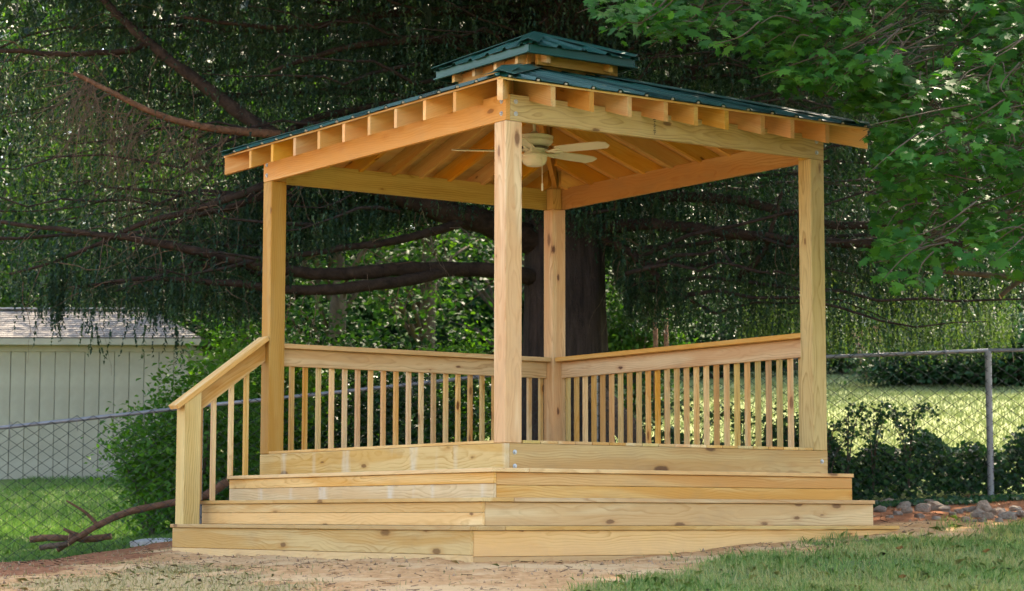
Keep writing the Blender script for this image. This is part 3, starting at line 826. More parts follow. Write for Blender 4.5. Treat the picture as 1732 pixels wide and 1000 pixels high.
# newel with a sloping top
V = [(nu0, b - P, nz0), (nu1, b - P, nz0), (nu1, b, nz0), (nu0, b, nz0), (nu0, b - P, zcap(nu0)), (nu1, b - P, zcap(nu1)), (nu1, b, zcap(nu1)), (nu0, b, zcap(nu0))]
mm = frame(((nu0 + nu1) / 2, b - P / 2, nz0 + .3), Z, U); inv = mm.inverted()
link('newel_post', pymesh('newel_post', [inv @ Vector(q) for q in V], [[3, 2, 1, 0], [4, 5, 6, 7], [0, 1, 5, 4], [1, 2, 6, 5], [2, 3, 7, 6], [3, 0, 4, 7]]), 'pine_green', gz, mm)
d = Vector((1, 0, SL)).normalized(); nrm = Vector((-SL, 0, 1)).normalized()
p0 = Vector((cap_low, b - P / 2 - .005, zcap(cap_low))); p1 = Vector((cap_hi, b - P / 2 - .005, zcap(cap_hi)))
cpl = (p1 - p0).length
board(gz, 'handrail_cap', (p0 + p1) / 2 + nrm * .0195, cpl, .145, .038, d, Vv, 'pine')
q0 = Vector((nu1 + .002, b - .055, zcap(nu1))); q1 = Vector((-.002, b - .055, zcap(-.002)))
V = []
for q in (q0, q1):
    for dy in (-.019, .019):
        V += [q + Vector((0, dy, -.003)), q + Vector((0, dy, -.165))]
mm = frame((q0 + q1) / 2, d, Vv); inv = mm.inverted()
link('handrail_board', pymesh('handrail_board', [inv @ q for q in V], [[0, 1, 5, 4], [2, 6, 7, 3], [0, 4, 6, 2], [1, 3, 7, 5], [0, 2, 3, 1], [4, 5, 7, 6]]), 'pine', gz, mm)
for u_, zb_ in ((-.55, steps[1][2]), (-.43, steps[1][2]), (-.275, steps[0][2]), (-.14, steps[0][2])):
    zt1 = zcap(u_) - .10
    board(gz, 'stair_baluster', (u_, b - .016, (zb_ + zt1) / 2), zt1 - zb_, .036, .036, Z, U, 'pine')

# ------------------------------------------------------------------ ceiling fan
fc = Matrix.Translation((GX0, GY0, GZ0)) @ Matrix.Rotation(GTH, 4, 'Z') @ Vector((CU, CV, 0))
BZ = at(900, 256, fc.y).z                     # blade plane height
top_z = GZ0 + zc0 - .085
fan = empty('ceiling_fan', (fc.x, fc.y, BZ))
tag(fan, 'cream ceiling fan with bowl light hanging under the gazebo roof', 'ceiling fan')
def lpart(name, prof, mat, z=0, n=28):
    v, f = lathe([(r, zz + z) for r, zz in prof], n)
    return link(name, pymesh(name, v, f, False), mat, fan)
TZ = max(top_z - BZ, .2)
lpart('canopy', [(.02, TZ - .075), (.05, TZ - .06), (.068, TZ - .02), (.07, TZ)], 'fan_white')
lpart('downrod', [(.013, .13), (.013, TZ - .06)], 'fan_white', 0, 12)
lpart('motor_housing', [(.06, -.005), (.085, .0), (.10, .012), (.09, .03), (.135, .055), (.15, .075), (.145, .095), (.152, .10), (.152, .118), (.11, .128), (.035, .145), (.02, .16)], 'fan_white')
lpart('vent_ring', [(.093, .014), (.105, .018), (.118, .030), (.095, .034)], 'fan_dark')
lpart('switch_cup', [(.075, -.03), (.08, -.02), (.075, -.004)], 'fan_white')
lpart('bowl_rim', [(.102, -.046), (.108, -.040), (.106, -.030), (.07, -.028)], 'fan_white')
lpart('light_bowl', [(.02, -.125), (.06, -.118), (.085, -.102), (.1, -.075), (.103, -.047)], 'fan_glass')
for k in range(5):
    ang = math.radians(-30 + 72 * k)
    R = Matrix.Rotation(ang, 4, 'Z') @ Matrix.Rotation(math.radians(-14), 4, 'X')
    outline = [(.20, -.045), (.26, -.058), (.45, -.066), (.60, -.062), (.655, -.04), (.66, .02), (.62, .062), (.45, .066), (.26, .058), (.20, .045)]
    n = len(outline)
    V = [(x, y, .004) for x, y in outline] + [(x, y, -.004) for x, y in outline]
    Fc = [list(range(n)), [n + i for i in range(n)][::-1]] + [[i, n + i, n + (i + 1) % n, (i + 1) % n] for i in range(n)]
    bl = link('blade', pymesh('blade', V, Fc), 'fan_white', fan, R)
    arm = [((.09, 0, .012), .012), ((.13, 0, -.012), .010), ((.18, .018, -.012), .009), ((.24, .03, -.010), .010)]
    arm2 = [((.09, 0, .012), .012), ((.13, 0, -.012), .010), ((.18, -.018, -.012), .009), ((.24, -.03, -.010), .010)]
    link('blade_iron', tubes_mesh('blade_iron', [([q for q, _ in arm], [r for _, r in arm], 6), ([q for q, _ in arm2], [r for _, r in arm2], 6)]), 'fan_white', bl, R)
v, f = tube_arrays([(.06, -.09, -.03), (.062, -.092, -.27)], [.0025, .0025], 5)
ch = link('pull_chain', pymesh('pull_chain', v, f), 'fan_white', fan)
v, f = lathe([(.004, -.33), (.008, -.325), (.007, -.275), (.003, -.27)], 8)
link('pull_knob', pymesh('pull_knob', [(x + .062, y - .092, z) for x, y, z in v], f), 'fan_white', ch)

# ------------------------------------------------------------------ chain-link fence
FY = 20.3
fence_posts = [(-10.21, .52), (-6.55, .645), (-2.89, 1.026), (.77, 1.43), (4.43, 1.553), (8.09, 1.62)]
fence = empty('chain_link_fence', (0, FY, 0))
tag(fence, 'chain-link fence with grey top rail running behind the gazebo', 'fence')
def rail_z(x): return np.interp(x, [p[0] for p in fence_posts], [p[1] for p in fence_posts])
for (x0, z0), (x1, z1) in zip(fence_posts[:-1], fence_posts[1:]):
    n = 6
    pts = [(x0 + (x1 - x0) * i / n, 0, z0 + (z1 - z0) * i / n - .012 * math.sin(math.pi * i / n)) for i in range(n + 1)]
    link('top_rail', tubes_mesh('top_rail', [(pts, [.0185] * (n + 1), 10)]), 'galv', fence)
for x, z in fence_posts:
    g0 = float(zt(x, FY)) - .3
    v, f = lathe([(.031, g0), (.031, z - .06), (.034, z - .058), (.034, z - .03), (.031, z - .028), (.030, z - .01)], 14)
    po = link('fence_post', pymesh('fence_post', [(p[0] + x, p[1] + .0, p[2]) for p in v], f, False), 'galv', fence)
    tw = [(x + .034 * math.cos(t), -.036 * math.sin(t), z - .35 + .01 * t) for t in np.linspace(-.5, 3.6, 9)]
    link('tie_wire', tubes_mesh('tie_wire', [(tw, [.003] * 9, 5)]), 'galv', po)
for x in np.arange(-9.6, 8, .62):
    z = float(rail_z(x))
    tw = [(x, -.03, z - .12), (x - .01, -.032, z - .02), (x - .012, -.012, z + .027), (x, .02, z + .022), (x + .006, .028, z - .03)]
    link('tie_wire', tubes_mesh('tie_wire', [(tw, [.003] * 5, 5)]), 'galv', fence)
wl = []
WD, HD = .078, .055
k = 0
V, I = [], []
xw = np.arange(-6.8, 6.6, WD)
for wi, x0 in enumerate(xw):
    ztop = float(rail_z(x0)) + .035
    zbot = float(zt(x0, FY)) - .01
    kk_ = np.arange(int(math.ceil(zbot / HD)), int(math.floor(ztop / HD)) + 1)[::-1]
    n = len(kk_)
    zz = kk_ * HD
    sgn = np.where((kk_ + wi) % 2 == 0, 1, -1)
    xx = x0 + sgn * (WD / 2 + .002) + rng.normal(0, .0015, n)
    yy = -.026 + sgn * .003
    r = .0040
    offs = [(r, 0), (0, r), (-r, 0), (0, -r)]
    base = len(V)
    for i in range(n):
        for ox, oy in offs: V.append((xx[i] + ox, yy[i] + oy, zz[i]))
    for i in range(n - 1):
        for q in range(4):
            A, B = base + i * 4 + q, base + i * 4 + (q + 1) % 4
            I.append((A, B, B + 4, A + 4))
I = np.array(I)
link('chain_link_mesh', npmesh('chain_link_mesh', np.array(V), np.arange(len(I)) * 4, I.ravel()), 'wire', fence)

# ------------------------------------------------------------------ shed
SY = 34.0
def siding_mat():
    m, nt, out = new_mat('grey_beige_painted_siding')
    g = G(nt)
    tc = g.n('ShaderNodeTexCoord').outputs['Object']
    n1 = g.noise(g.mapping(tc, (3, 3, .8)), 1.0, 5, 0.6); n2 = g.noise(g.mapping(tc, (60, 60, 3)), 1.0, 4, 0.6)
    c = g.ramp(n1, [(0.3, (0.29, 0.27, 0.215)), (0.7, (0.38, 0.355, 0.285))])
    c = g.mix(g.math('MULTIPLY', g.ramp(n2, [(0.45, 0), (0.75, 1)]), 0.25), c, (0.25, 0.24, 0.19))
    oi = g.n('ShaderNodeObjectInfo').outputs['Random']
    c = g.mix(g.math('MULTIPLY', oi, 0.18), c, (0.30, 0.29, 0.24))
    g.bsdf(out, c, 0.7, 0.2, 0, n2, 0.3, 0.004)
    return m
M['siding'] = siding_mat()
def shingle_mat():
    m, nt, out = new_mat('brown_grey_shingles')
    g = G(nt)
    tc = g.n('ShaderNodeTexCoord').outputs['Object']
    br = g.n('ShaderNodeTexBrick')
    br.inputs['Scale'].default_value = 1.0
    br.inputs['Color1'].default_value = (0.16, 0.145, 0.13, 1); br.inputs['Color2'].default_value = (0.24, 0.215, 0.195, 1); br.inputs['Mortar'].default_value = (0.10, 0.08, 0.075, 1)
    br.inputs['Brick Width'].default_value = .30; br.inputs['Row Height'].default_value = .145; br.inputs['Mortar Size'].default_value = .008
    g.l(tc, br.inputs['Vector'])
    n = g.noise(tc, 2.5, 5, 0.6)
    c = g.mix(g.math('MULTIPLY', g.ramp(n, [(0.35, 0), (0.7, 1)]), 0.4), br.outputs['Color'], (0.28, 0.25, 0.23))
    g.bsdf(out, c, 0.9, 0.15, 0, g.noise(tc, 60, 3), 0.5, 0.005)
    return m
M['shingle'] = shingle_mat()
xl, xr_ = at(-260, 700, SY).x, at(318, 700, SY).x
zb, ze_ = at(150, 812, SY).z - .06, at(150, 583, SY).z
shed = empty('shed', ((xl + xr_) / 2, SY, zb))
tag(shed, 'beige shed with grooved siding and low brown shingle roof beyond the fence', 'shed')
ox = (xl + xr_) / 2
wd = .222
nbrd = int((xr_ - xl) / wd)
wd = (xr_ - xl) / nbrd
for i in range(nbrd):
    x = xl + wd * (i + .5) - ox
    board(shed, 'siding_board', (x, .012 + .004 * (i % 2), (ze_ - zb) / 2), ze_ - zb, wd - .009, .024, Z, U, 'siding', .004)
DEP = 4.2
board(shed, 'wall_backing', (0, .04, (ze_ - zb) / 2), xr_ - xl, ze_ - zb - .004, .03, U, Z, simple_mat('dark_groove', (.20, .19, .155), .8))
for s, x in ((-1, xl), (1, xr_)):
    for j in range(14):
        board(shed, 'siding_board', (x - ox - s * .013, .06 + DEP / 14 * (j + .5), (ze_ - zb) / 2), ze_ - zb, DEP / 14 - .012, .024, Z, Vv, 'siding', .004)
board(shed, 'wall_backing', (0, .06 + DEP, (ze_ - zb) / 2), xr_ - xl, ze_ - zb, .03, U, Z, 'siding')
board(shed, 'frieze_board', (0, -.015, ze_ - zb - .06), xr_ - xl + .04, .12, .025, U, Z, 'siding')
oh = .22
zr = at(100, 527, SY + DEP / 2).z - zb
zev = at(150, 573, SY - oh).z - zb
board(shed, 'fascia', (0, -oh + .01, zev - .055), xr_ - xl + 2 * oh, .10, .022, U, Z, 'siding')
board(shed, 'soffit', (0, -oh / 2 + .02, zev - .095), xr_ - xl + 2 * oh - .05, oh - .02, .015, U, Vv, 'siding')
# stepped courses, front slope, back slope and hip end
hx = 1.15
def slope(v00, v10, v11, v01, n, name):
    v00, v10, v11, v01 = map(Vector, (v00, v10, v11, v01))
    nrm = (v10 - v00).cross(v01 - v00).normalized()
    V, Fc = [], []
    for i in range(n):
        t0, t1 = i / n, (i + 1) / n + .01
        A, B = v00.lerp(v01, t0), v10.lerp(v11, t0); C, D = v10.lerp(v11, min(t1, 1)), v00.lerp(v01, min(t1, 1))
        o_ = len(V)
        V += [A + nrm * .016, B + nrm * .016, C + nrm * .004, D + nrm * .004, A, B]
        Fc += [[o_, o_ + 1, o_ + 2, o_ + 3], [o_ + 4, o_ + 5, o_ + 1, o_]]
    m = frame(v00, v10 - v00, v01 - v00); inv = m.inverted()
    link(name, pymesh(name, [inv @ q for q in V], Fc), 'shingle', shed, m)
X0, X1 = xl - ox - oh, xr_ - ox + oh
Yf, Yb, Ym = -oh, DEP + .06 + oh, DEP / 2
slope((X0, Yf, zev), (X1, Yf, zev), (X1 - hx, Ym, zr), (X0, Ym, zr), 14, 'roof_shingles')
slope((X1, Yb, zev), (X0, Yb, zev), (X0, Ym, zr), (X1 - hx, Ym, zr), 14, 'roof_shingles')
slope((X1, Yf, zev), (X1, Yb, zev), (X1 - hx, Ym, zr), (X1 - hx, Ym, zr), 14, 'roof_shingles')
nc = 26
for i in range(nc):
    x = X0 + (X1 - hx - X0) * (i + .5) / nc
    board(shed, 'ridge_shingle', (x, Ym, zr + .03), (X1 - hx - X0) / nc + .02, .26, .022, (1, 0, .04), Vv, simple_mat('pale_ridge', (.42, .40, .39), .8) if i == 0 else bpy.data.materials['pale_ridge'])

# ------------------------------------------------------------------ big spruce
TX, TY = at(955, 500, 23.0).x, 23.0
tg = float(zt(TX, TY))
spruce = empty('spruce_tree', (TX, TY, tg))
tag(spruce, 'huge old spruce with dark trunk and drooping weeping boughs behind the gazebo', 'tree')
TM = Matrix.Translation((-TX, -TY, -tg))
def trunk_mesh(h, r0, rt, flare=.25, n=40, m=46):
    V, Fc = [], []
    for i in range(m):
        z = h * (i / (m - 1)) ** 1.25
        r = rt + (r0 - rt) * (1 - z / h) + flare * math.exp(-z / .45)
        for k in range(n):
            a_ = 2 * math.pi * k / n
            rr = r * (1 + .035 * math.sin(7 * a_ + .7 * math.sin(z * .9)) + .02 * math.sin(13 * a_ + z * 1.7) + .012 * math.sin(29 * a_ - z * 3)) + (.10 * flare / .25 * math.exp(-z / .35) * max(0, math.sin(4 * a_ + .6)))
            V.append((rr * math.cos(a_), rr * math.sin(a_), z - .15))
    for i in range(m - 1):
        for k in range(n):
            A, B = i * n + k, i * n + (k + 1) % n
            Fc.append([A, B, B + n, A + n])
    return pymesh('trunk', V, Fc, True)
link('trunk', trunk_mesh(22, .47, .05), 'bark', spruce)
limb_defs = [
    # (px, py, depth, radius)
    [(930, 475, 23.0, .13), (830, 457, 22.4, .105), (700, 457, 21.9, .095), (580, 463, 21.5, .085), (470, 455, 21.2, .075), (360, 434, 21.0, .062), (240, 413, 20.9, .05), (120, 400, 20.9, .035), (-80, 378, 21, .02)],
    [(800, 457, 22.3, .06), (735, 464, 21.98, .078), (660, 478, 21.66, .08), (560, 488, 21.3, .072), (470, 490, 21.1, .06), (370, 480, 21, .045), (250, 470, 20.9, .03), (120, 480, 20.9, .012)],
    [(940, 430, 23.0, .22), (850, 385, 22.6, .19), (760, 360, 22.2, .165), (660, 325, 21.8, .14), (560, 275, 21.6, .12), (455, 222, 21.5, .10), (370, 160, 21.5, .085), (290, 98, 21.6, .07), (210, 25, 21.8, .055), (120, -70, 22, .04)],
    [(800, 370, 22.4, .07), (730, 395, 22, .06), (640, 414, 21.7, .05), (540, 428, 21.5, .04), (400, 445, 21.3, .028), (260, 462, 21.2, .012)],
    [(640, 320, 21.8, .07), (520, 300, 21.4, .06), (443, 312, 21.2, .055), (340, 342, 21, .045), (246, 366, 20.9, .036), (120, 425, 20.9, .025), (10, 462, 21, .012)],
    [(560, 275, 21.6, .06), (470, 318, 21.5, .05), (410, 338, 21.4, .045), (310, 370, 21.4, .03), (200, 398, 21.5, .015)],
    [(255, 75, 21.7, .05), (215, 90, 21.5, .04), (120, 92, 21.3, .036), (30, 84, 21.2, .03), (-90, 95, 21.2, .02)],
    [(470, 232, 21.4, .05), (560, 195, 22, .05), (680, 172, 22.4, .055), (800, 140, 22.8, .07), (930, 120, 23, .09)],
    [(940, 130, 23, .08), (820, 75, 22.6, .07), (700, 66, 22.2, .055), (560, 85, 21.8, .04), (440, 120, 21.6, .022)],
    [(940, 40, 23, .08), (800, 20, 22.6, .06), (640, 22, 22.2, .05), (480, 40, 21.8, .035), (300, 20, 21.4, .02)],
    [(970, 390, 23, .12), (1100, 378, 22.6, .085), (1230, 390, 22.3, .075), (1360, 402, 22.1, .068), (1480, 410, 22, .06), (1620, 412, 22, .05), (1780, 425, 22, .035)],
    [(980, 330, 23, .11), (1100, 335, 22.8, .08), (1250, 345, 22.6, .07), (1400, 384, 22.3, .06), (1490, 378, 22.2, .05), (1600, 360, 22.2, .035)],
    [(1010, 400, 22.8, .07), (1050, 418, 22.6, .055), (1085, 445, 22.5, .048), (1118, 474, 22.4, .04)],
    [(990, 230, 23, .08), (1120, 160, 22.6, .06), (1240, 60, 22.4, .05), (1330, 30, 22.3, .045), (1450, 0, 22.2, .03)],
    [(990, 280, 23, .08), (1200, 250, 22.5, .06), (1330, 150, 22.2, .045), (1400, 165, 22.1, .035)],
    [(1240, 60, 22.4, .045), (1300, 72, 22.2, .04), (1345, 82, 22.1, .03)],
    [(1250, 470, 22.3, .05), (1300, 420, 22.2, .035), (1330, 300, 22.1, .02)],
]
limb_pts = []
for L_ in limb_defs:
    rows = []
    for px, py, dep, r in L_:
        q = at(px, py, dep); rows.append((q.x, q.y, q.z, r))
    R_ = spline(rows, 6)
    R_[:, :3] += np.cumsum(rng.normal(0, .006, (len(R_), 3)), 0)
    limb_pts.append(R_)
    link('limb', tubes_mesh('limb', [([tuple(p[:3] - np.array((TX, TY, tg))) for p in R_], [max(p[3] * .76 * (1 + .10 * math.sin(i_ * 2.1) * rng.random()), .006) for i_, p in enumerate(R_)], 9)]), 'limb_bark', spruce)
# bare broken branch with dead twigs on the left
rows = [(*at(478, 229, 21.3), .045), (*at(360, 218, 20.8), .037), (*at(270, 196, 20.5), .032), (*at(190, 158, 20.3), .027), (*at(124, 124, 20.2), .02)]
R_ = spline(rows, 6)
db = link('dead_branch', tubes_mesh('dead_branch', [([tuple(p[:3] - np.array((TX, TY, tg))) for p in R_], [p[3] for p in R_], 8)]), 'log_bark', spruce)
tw = []
def wander(p0, dirv, L, r0, droop=.25, n=9, jit=.22):
    p = Vector(p0); d_ = Vector(dirv).normalized(); pts, rad = [tuple(p)], [r0]
    for i in range(n):
        d_ = (d_ + Vector(rng.normal(0, jit, 3)) + Vector((0, 0, -droop * .35))).normalized()
        p = p + d_ * (L / n); pts.append(tuple(p)); rad.append(max(r0 * (1 - (i + 1) / n), .0012))
    return pts, rad, 4
tb = np.array((TX, TY, tg))
for i in range(85):
    s = R_[rng.integers(4, len(R_) - 1)]
    L1 = rng.uniform(.4, 1.35)
    pts, rad, _ = wander(s[:3] - tb, (rng.uniform(-1, .1), rng.uniform(-.3, .2), rng.uniform(-1.1, .1)), L1, rng.uniform(.003, .007), .35)
    tw.append((pts, rad, 4))
    for j in range(3):
        q = pts[rng.integers(2, 8)]
        tw.append(wander(q, (rng.uniform(-1, .6), rng.uniform(-.5, .3), rng.uniform(-1, .2)), rng.uniform(.2, .6), .003, .4, 6))
for L_ in limb_pts[:7]:
    for i in range(26):
        s = L_[rng.integers(3, len(L_))]
        tw.append(wander(s[:3] - tb, (rng.uniform(-1, .7), rng.uniform(-.6, .2), rng.uniform(-1, .3)), rng.uniform(.3, 1.0), rng.uniform(.003, .007), .4))
for L_ in limb_pts[10:15]:
    for i in range(30):
        s = L_[rng.integers(2, len(L_))]
        tw.append(wander(s[:3] - tb, (rng.uniform(-.6, 1), rng.uniform(-.6, .2), rng.uniform(-1, .4)), rng.uniform(.3, 1.1), rng.uniform(.003, .007), .4))
link('dead_twigs', tubes_mesh('dead_twigs', tw), 'dead_bark', spruce)['kind'] = 'stuff'

# hanging needle strands
def strands(tops, lens, k, nl, nw, sway=.10):
    """each strand: k needle blades along a hanging, slightly swaying line; returns V, rnd"""
    n = len(tops)
    t = (np.arange(k) + rng.random((n, k))) / k
    dirx = rng.normal(0, sway, (n, 2))
    curl = rng.normal(0, sway * .8, (n, 2))
    P_ = np.zeros((n, k, 3))
    P_[:, :, :2] = tops[:, None, :2] + (dirx[:, None, :] * t[:, :, None] + curl[:, None, :] * (t * t)[:, :, None]) * lens[:, None, None]
    P_[:, :, 2] = tops[:, None, 2] - t * lens[:, None]
    az = rng.uniform(0, 2 * np.pi, (n, k))
    el = rng.uniform(-1.25, -.45, (n, k))
    D = np.stack([np.cos(az) * np.cos(el), np.sin(az) * np.cos(el), np.sin(el)], -1)
    S = np.stack([-np.sin(az), np.cos(az), np.zeros_like(az)], -1)
    tap = (1 - .55 * t)[:, :, None]
    ln = nl * rng.uniform(.7, 1.3, (n, k, 1)) * tap; wd_ = nw * rng.uniform(.7, 1.3, (n, k, 1))
    A = P_ - S * wd_ * .5; B = P_ + S * wd_ * .5; C = P_ + D * ln
    V = np.stack([A, B, C], 2).reshape(-1, 3)
    rs = np.clip(rng.normal(.42, .24, n), 0, 1)
    return V, np.repeat(rs, k)
bottom_px = ([-400, -60, 60, 90, 110, 150, 300, 400, 450, 520, 640, 740, 860, 1030, 1060, 1200, 1260, 1450, 1690, 1740, 2200],
             [530, 520, 520, 528, 522, 520, 540, 550, 535, 430, 400, 370, 345, 420, 540, 560, 590, 600, 600, 560, 560])
def clip_strands(tops, lens):
    px, py = pxy(tops[:, 0], tops[:, 1], tops[:, 2])
    by = np.interp(px, *bottom_px) + rng.normal(0, 14, len(px))
    zmin = np.array([at(float(p), float(q), float(d_)).z for p, q, d_ in zip(px, by, tops[:, 1])])
    room = tops[:, 2] - zmin
    keep = room > .12
    lens = np.minimum(lens, np.maximum(room, .1))
    front = (tops[:, 1] < 20.0) & (tops[:, 2] < tops[:, 1] * .245 + .8)
    keep &= ~front
    near = (tops[:, 1] < 21.9) & (tops[:, 2] < tops[:, 1] * .24 + .6)
    keep &= ~(near & (rng.random(len(px)) < .62))
    return tops[keep], lens[keep]
T_, Ln = [], []
# along the surveyed limbs
for L_ in limb_pts:
    m = len(L_) * 18
    idx = rng.integers(2, len(L_), m)
    p = L_[idx, :3] + np.stack([rng.normal(0, .25, m), rng.normal(.45, .35, m), rng.normal(0, .08, m)], -1)
    T_.append(p); Ln.append(rng.uniform(.25, .95, m))
# secondary boughs all round the trunk
boughs = []
for i in range(210):
    z0 = rng.uniform(1.6, 7.5)
    az = rng.uniform(0, 2 * math.pi)
    L1 = rng.uniform(4.0, 8.0)
    k = 16
    s = np.linspace(.06, 1, k)
    rise = rng.uniform(-.05, .35)
    wb = np.cumsum(rng.normal(0, .07, (2, k)), 1)
    x = TX + np.cos(az) * L1 * s + wb[0]; y = TY + np.sin(az) * L1 * s
    z = tg + z0 + rise * L1 * (s - s * s * 1.1) - .06 * L1 * s * s + wb[1]
    boughs.append((np.stack([x, y, z], -1), L1))
for i in range(46):
    z0 = rng.uniform(1.7, 6.8); az = math.radians(rng.uniform(140, 222)); L1 = rng.uniform(5.5, 9.5); k = 18
    s = np.linspace(.25, 1, k); rise = rng.uniform(-.05, .3); wb = np.cumsum(rng.normal(0, .07, (2, k)), 1)
    boughs.append((np.stack([TX + np.cos(az) * L1 * s + wb[0], TY + np.sin(az) * L1 * s, tg + z0 + rise * L1 * (s - s * s * 1.1) - .05 * L1 * s * s + wb[1]], -1), L1))
bt = []
for p, L1 in boughs:
    ok = ~((p[:, 1] < 20.2) & (p[:, 2] < p[:, 1] * .245 + .9))
    if ok.sum() < 4: continue
    q = p[ok]
    px, py = pxy(q[:, 0], q[:, 1], q[:, 2]); lim = np.interp(px, *bottom_px) - 30
    q = q[py < lim]
    if len(q) < 4: continue
    bt.append(([tuple(r_ - tb) for r_ in q], list(np.linspace(.024, .004, len(q))), 5))
    m = int(len(q) * np.interp(np.mean(q[:, 0]), [-4, 0, 1], [10, 10.5, 10]))
    i0 = rng.integers(0, len(q), m)
    pp = q[i0] + np.stack([rng.normal(0, .28, m), rng.normal(0, .28, m), rng.normal(0, .08, m)], -1)
    T_.append(pp); Ln.append(rng.uniform(.35, 1.2, m))
link('bough', tubes_mesh('bough', bt), 'bark', spruce)['kind'] = 'stuff'
tops = np.concatenate(T_); lens = np.concatenate(Ln)
tops, lens = clip_strands(tops, lens)
# a long drooping frond over the shed roof
fr = at(93, 500, 20.9)
for fpx, fpy, fn in ((93, 500, 60), (60, 515, 10), (150, 520, 12), (170, 530, 10), (235, 530, 14), (262, 535, 14), (300, 545, 14), (30, 505, 8)):
    fr = at(fpx, fpy, 20.9)
    ex = np.stack([rng.normal(fr.x, .05, fn), rng.normal(20.9, .05, fn), rng.uniform(fr.z - .15, fr.z + .45, fn)], -1)
    tops = np.concatenate([tops, ex]); lens = np.concatenate([lens, rng.uniform(.15, .38, fn)])
n = 1100  # lighter sprays standing in for sunlit strands
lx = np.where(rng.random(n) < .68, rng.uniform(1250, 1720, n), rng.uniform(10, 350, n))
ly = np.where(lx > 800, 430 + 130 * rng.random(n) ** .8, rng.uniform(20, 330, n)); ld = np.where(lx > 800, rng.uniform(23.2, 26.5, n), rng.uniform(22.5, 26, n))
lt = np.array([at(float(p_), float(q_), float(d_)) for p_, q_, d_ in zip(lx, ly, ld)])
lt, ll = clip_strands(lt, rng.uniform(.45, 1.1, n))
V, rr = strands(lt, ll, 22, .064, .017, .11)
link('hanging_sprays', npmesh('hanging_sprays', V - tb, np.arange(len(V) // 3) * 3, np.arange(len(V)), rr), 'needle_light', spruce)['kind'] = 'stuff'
V, rr = strands(tops, lens, 14, .074, .021)
print('strands', len(tops))
cr = link('crown', npmesh('crown', V - tb, np.arange(len(V) // 3) * 3, np.arange(len(V)), rr), 'needle', spruce)
# upper crown (above the frame), coarser sprays, gives the shade under the tree
n = 4200
zz = tg + 6.2 + 15.5 * rng.random(n) ** 1.35
rmax = 7.4 * (1 - (zz - tg - 5.0) / 17.5)
rad = rmax * np.sqrt(rng.random(n)); az = rng.uniform(0, 2 * np.pi, n)
tp = np.stack([TX + rad * np.cos(az), TY + rad * np.sin(az), zz], -1)
V, rr = strands(tp, rng.uniform(.7, 1.6, n), 16, .42, .15, .25)
link('upper_crown', npmesh('upper_crown', V - tb, np.arange(len(V) // 3) * 3, np.arange(len(V)), rr), 'needle', spruce)

# ------------------------------------------------------------------ maple on the right
MX, MY = 6.3, 17.2
mg = float(zt(MX, MY))
maple = empty('maple_tree', (MX, MY, mg))
tag(maple, 'leafy green maple hanging its branches over the right end of the gazebo roof', 'tree')
mb = np.array((MX, MY, mg))
link('trunk', trunk_mesh(9, .24, .06, .12, 24, 26), 'maple_bark', maple)
ell = [(1110, 12, 110, 42), (1060, -20, 60, 40), (1250, 15, 110, 55), (1395, 60, 105, 75), (1450, 110, 110, 60), (1560, 60, 150, 95), (1685, 60, 80, 110), (1500, 165, 115, 60), (1620, 200, 130, 80),
       (1560, 285, 100, 70), (1690, 300, 80, 85), (1530, 268, 40, 40), (1610, 385, 110, 55), (1535, 345, 45, 50), (1710, 400, 50, 60), (1510, 420, 40, 28), (1540, 430, 60, 40),
       (1800, 150, 120, 200), (1850, 350, 120, 120), (1500, -100, 400, 100), (1800, -60, 200, 120)]
cl = []
for (ex_, ey_, rx_, ry_) in ell:
    nn = max(5, int(rx_ * ry_ / 330))
    for i in range(nn):
        t = rng.uniform(0, 2 * math.pi); s = math.sqrt(rng.random())
        px = ex_ + rx_ * s * math.cos(t); py = ey_ + ry_ * s * math.sin(t)
        if py > 170: px = max(px, 1512 + .1 * rng.uniform(0, 200))
        dep = rng.uniform(14.2, 15.9) if px < 1500 else rng.uniform(14.0, 18.5)
        q = at(px, py, dep)
        cl.append((q.x, q.y, q.z))
cl = np.array(cl)
pos, sz = [], []
for c in cl:
    k = rng.integers(16, 30)
    rad = .24 * np.sqrt(rng.random(k)); az = rng.uniform(0, 2 * np.pi, k)
    off = np.stack([rad * np.cos(az), rad * np.sin(az), rng.normal(0, .035, k) - .35 * rad], -1)
    pos.append(c + off); sz.append(rng.uniform(.055, .13, k))
pos = np.concatenate(pos); sz = np.concatenate(sz)
link('crown', leaves('crown', pos - mb, sz, MAPLE, (0.05, -.55, .85), .38, (0, -.5, -.8), .45), 'maple', maple)
bl = []
for i, c in enumerate(cl):
    for q_ in range(2):       # leaf-bearing twigs of each spray
        e_ = c + np.array((rng.normal(0, .18), rng.normal(0, .18), rng.normal(-.06, .05)))
        s_ = c + np.array((rng.uniform(.1, .45), rng.uniform(-.1, .35), rng.uniform(.02, .22)))
        R_ = spline([(*(s_ - mb), .007), (*((s_ + e_) / 2 + rng.normal(0, .04, 3) - mb), .005), (*(e_ - mb), .002)], 4)
        bl.append(([tuple(p[:3]) for p in R_], [p[3] for p in R_], 4))
for zt_, tp_ in ((2.6, (1560, 395, 17.0)), (3.2, (1500, 300, 16.6)), (3.6, (1570, 210, 16.8)), (4.0, (1430, 110, 16.4)), (4.4, (1200, 10, 16.2)), (4.8, (1480, 0, 17.2))):
    st = np.array((MX, MY, mg + zt_)); c = np.array(at(*tp_))
    m1 = st * .66 + c * .34 + np.array((0, rng.normal(.2, .2), .28)); m2 = st * .3 + c * .7 + np.array((0, rng.normal(.1, .2), .16))
    R_ = spline([(*(st - mb), .055), (*(m1 - mb), .036), (*(m2 - mb), .022), (*(c - mb), .008)], 6)
    bl.append(([tuple(p[:3]) for p in R_], [p[3] for p in R_], 7))
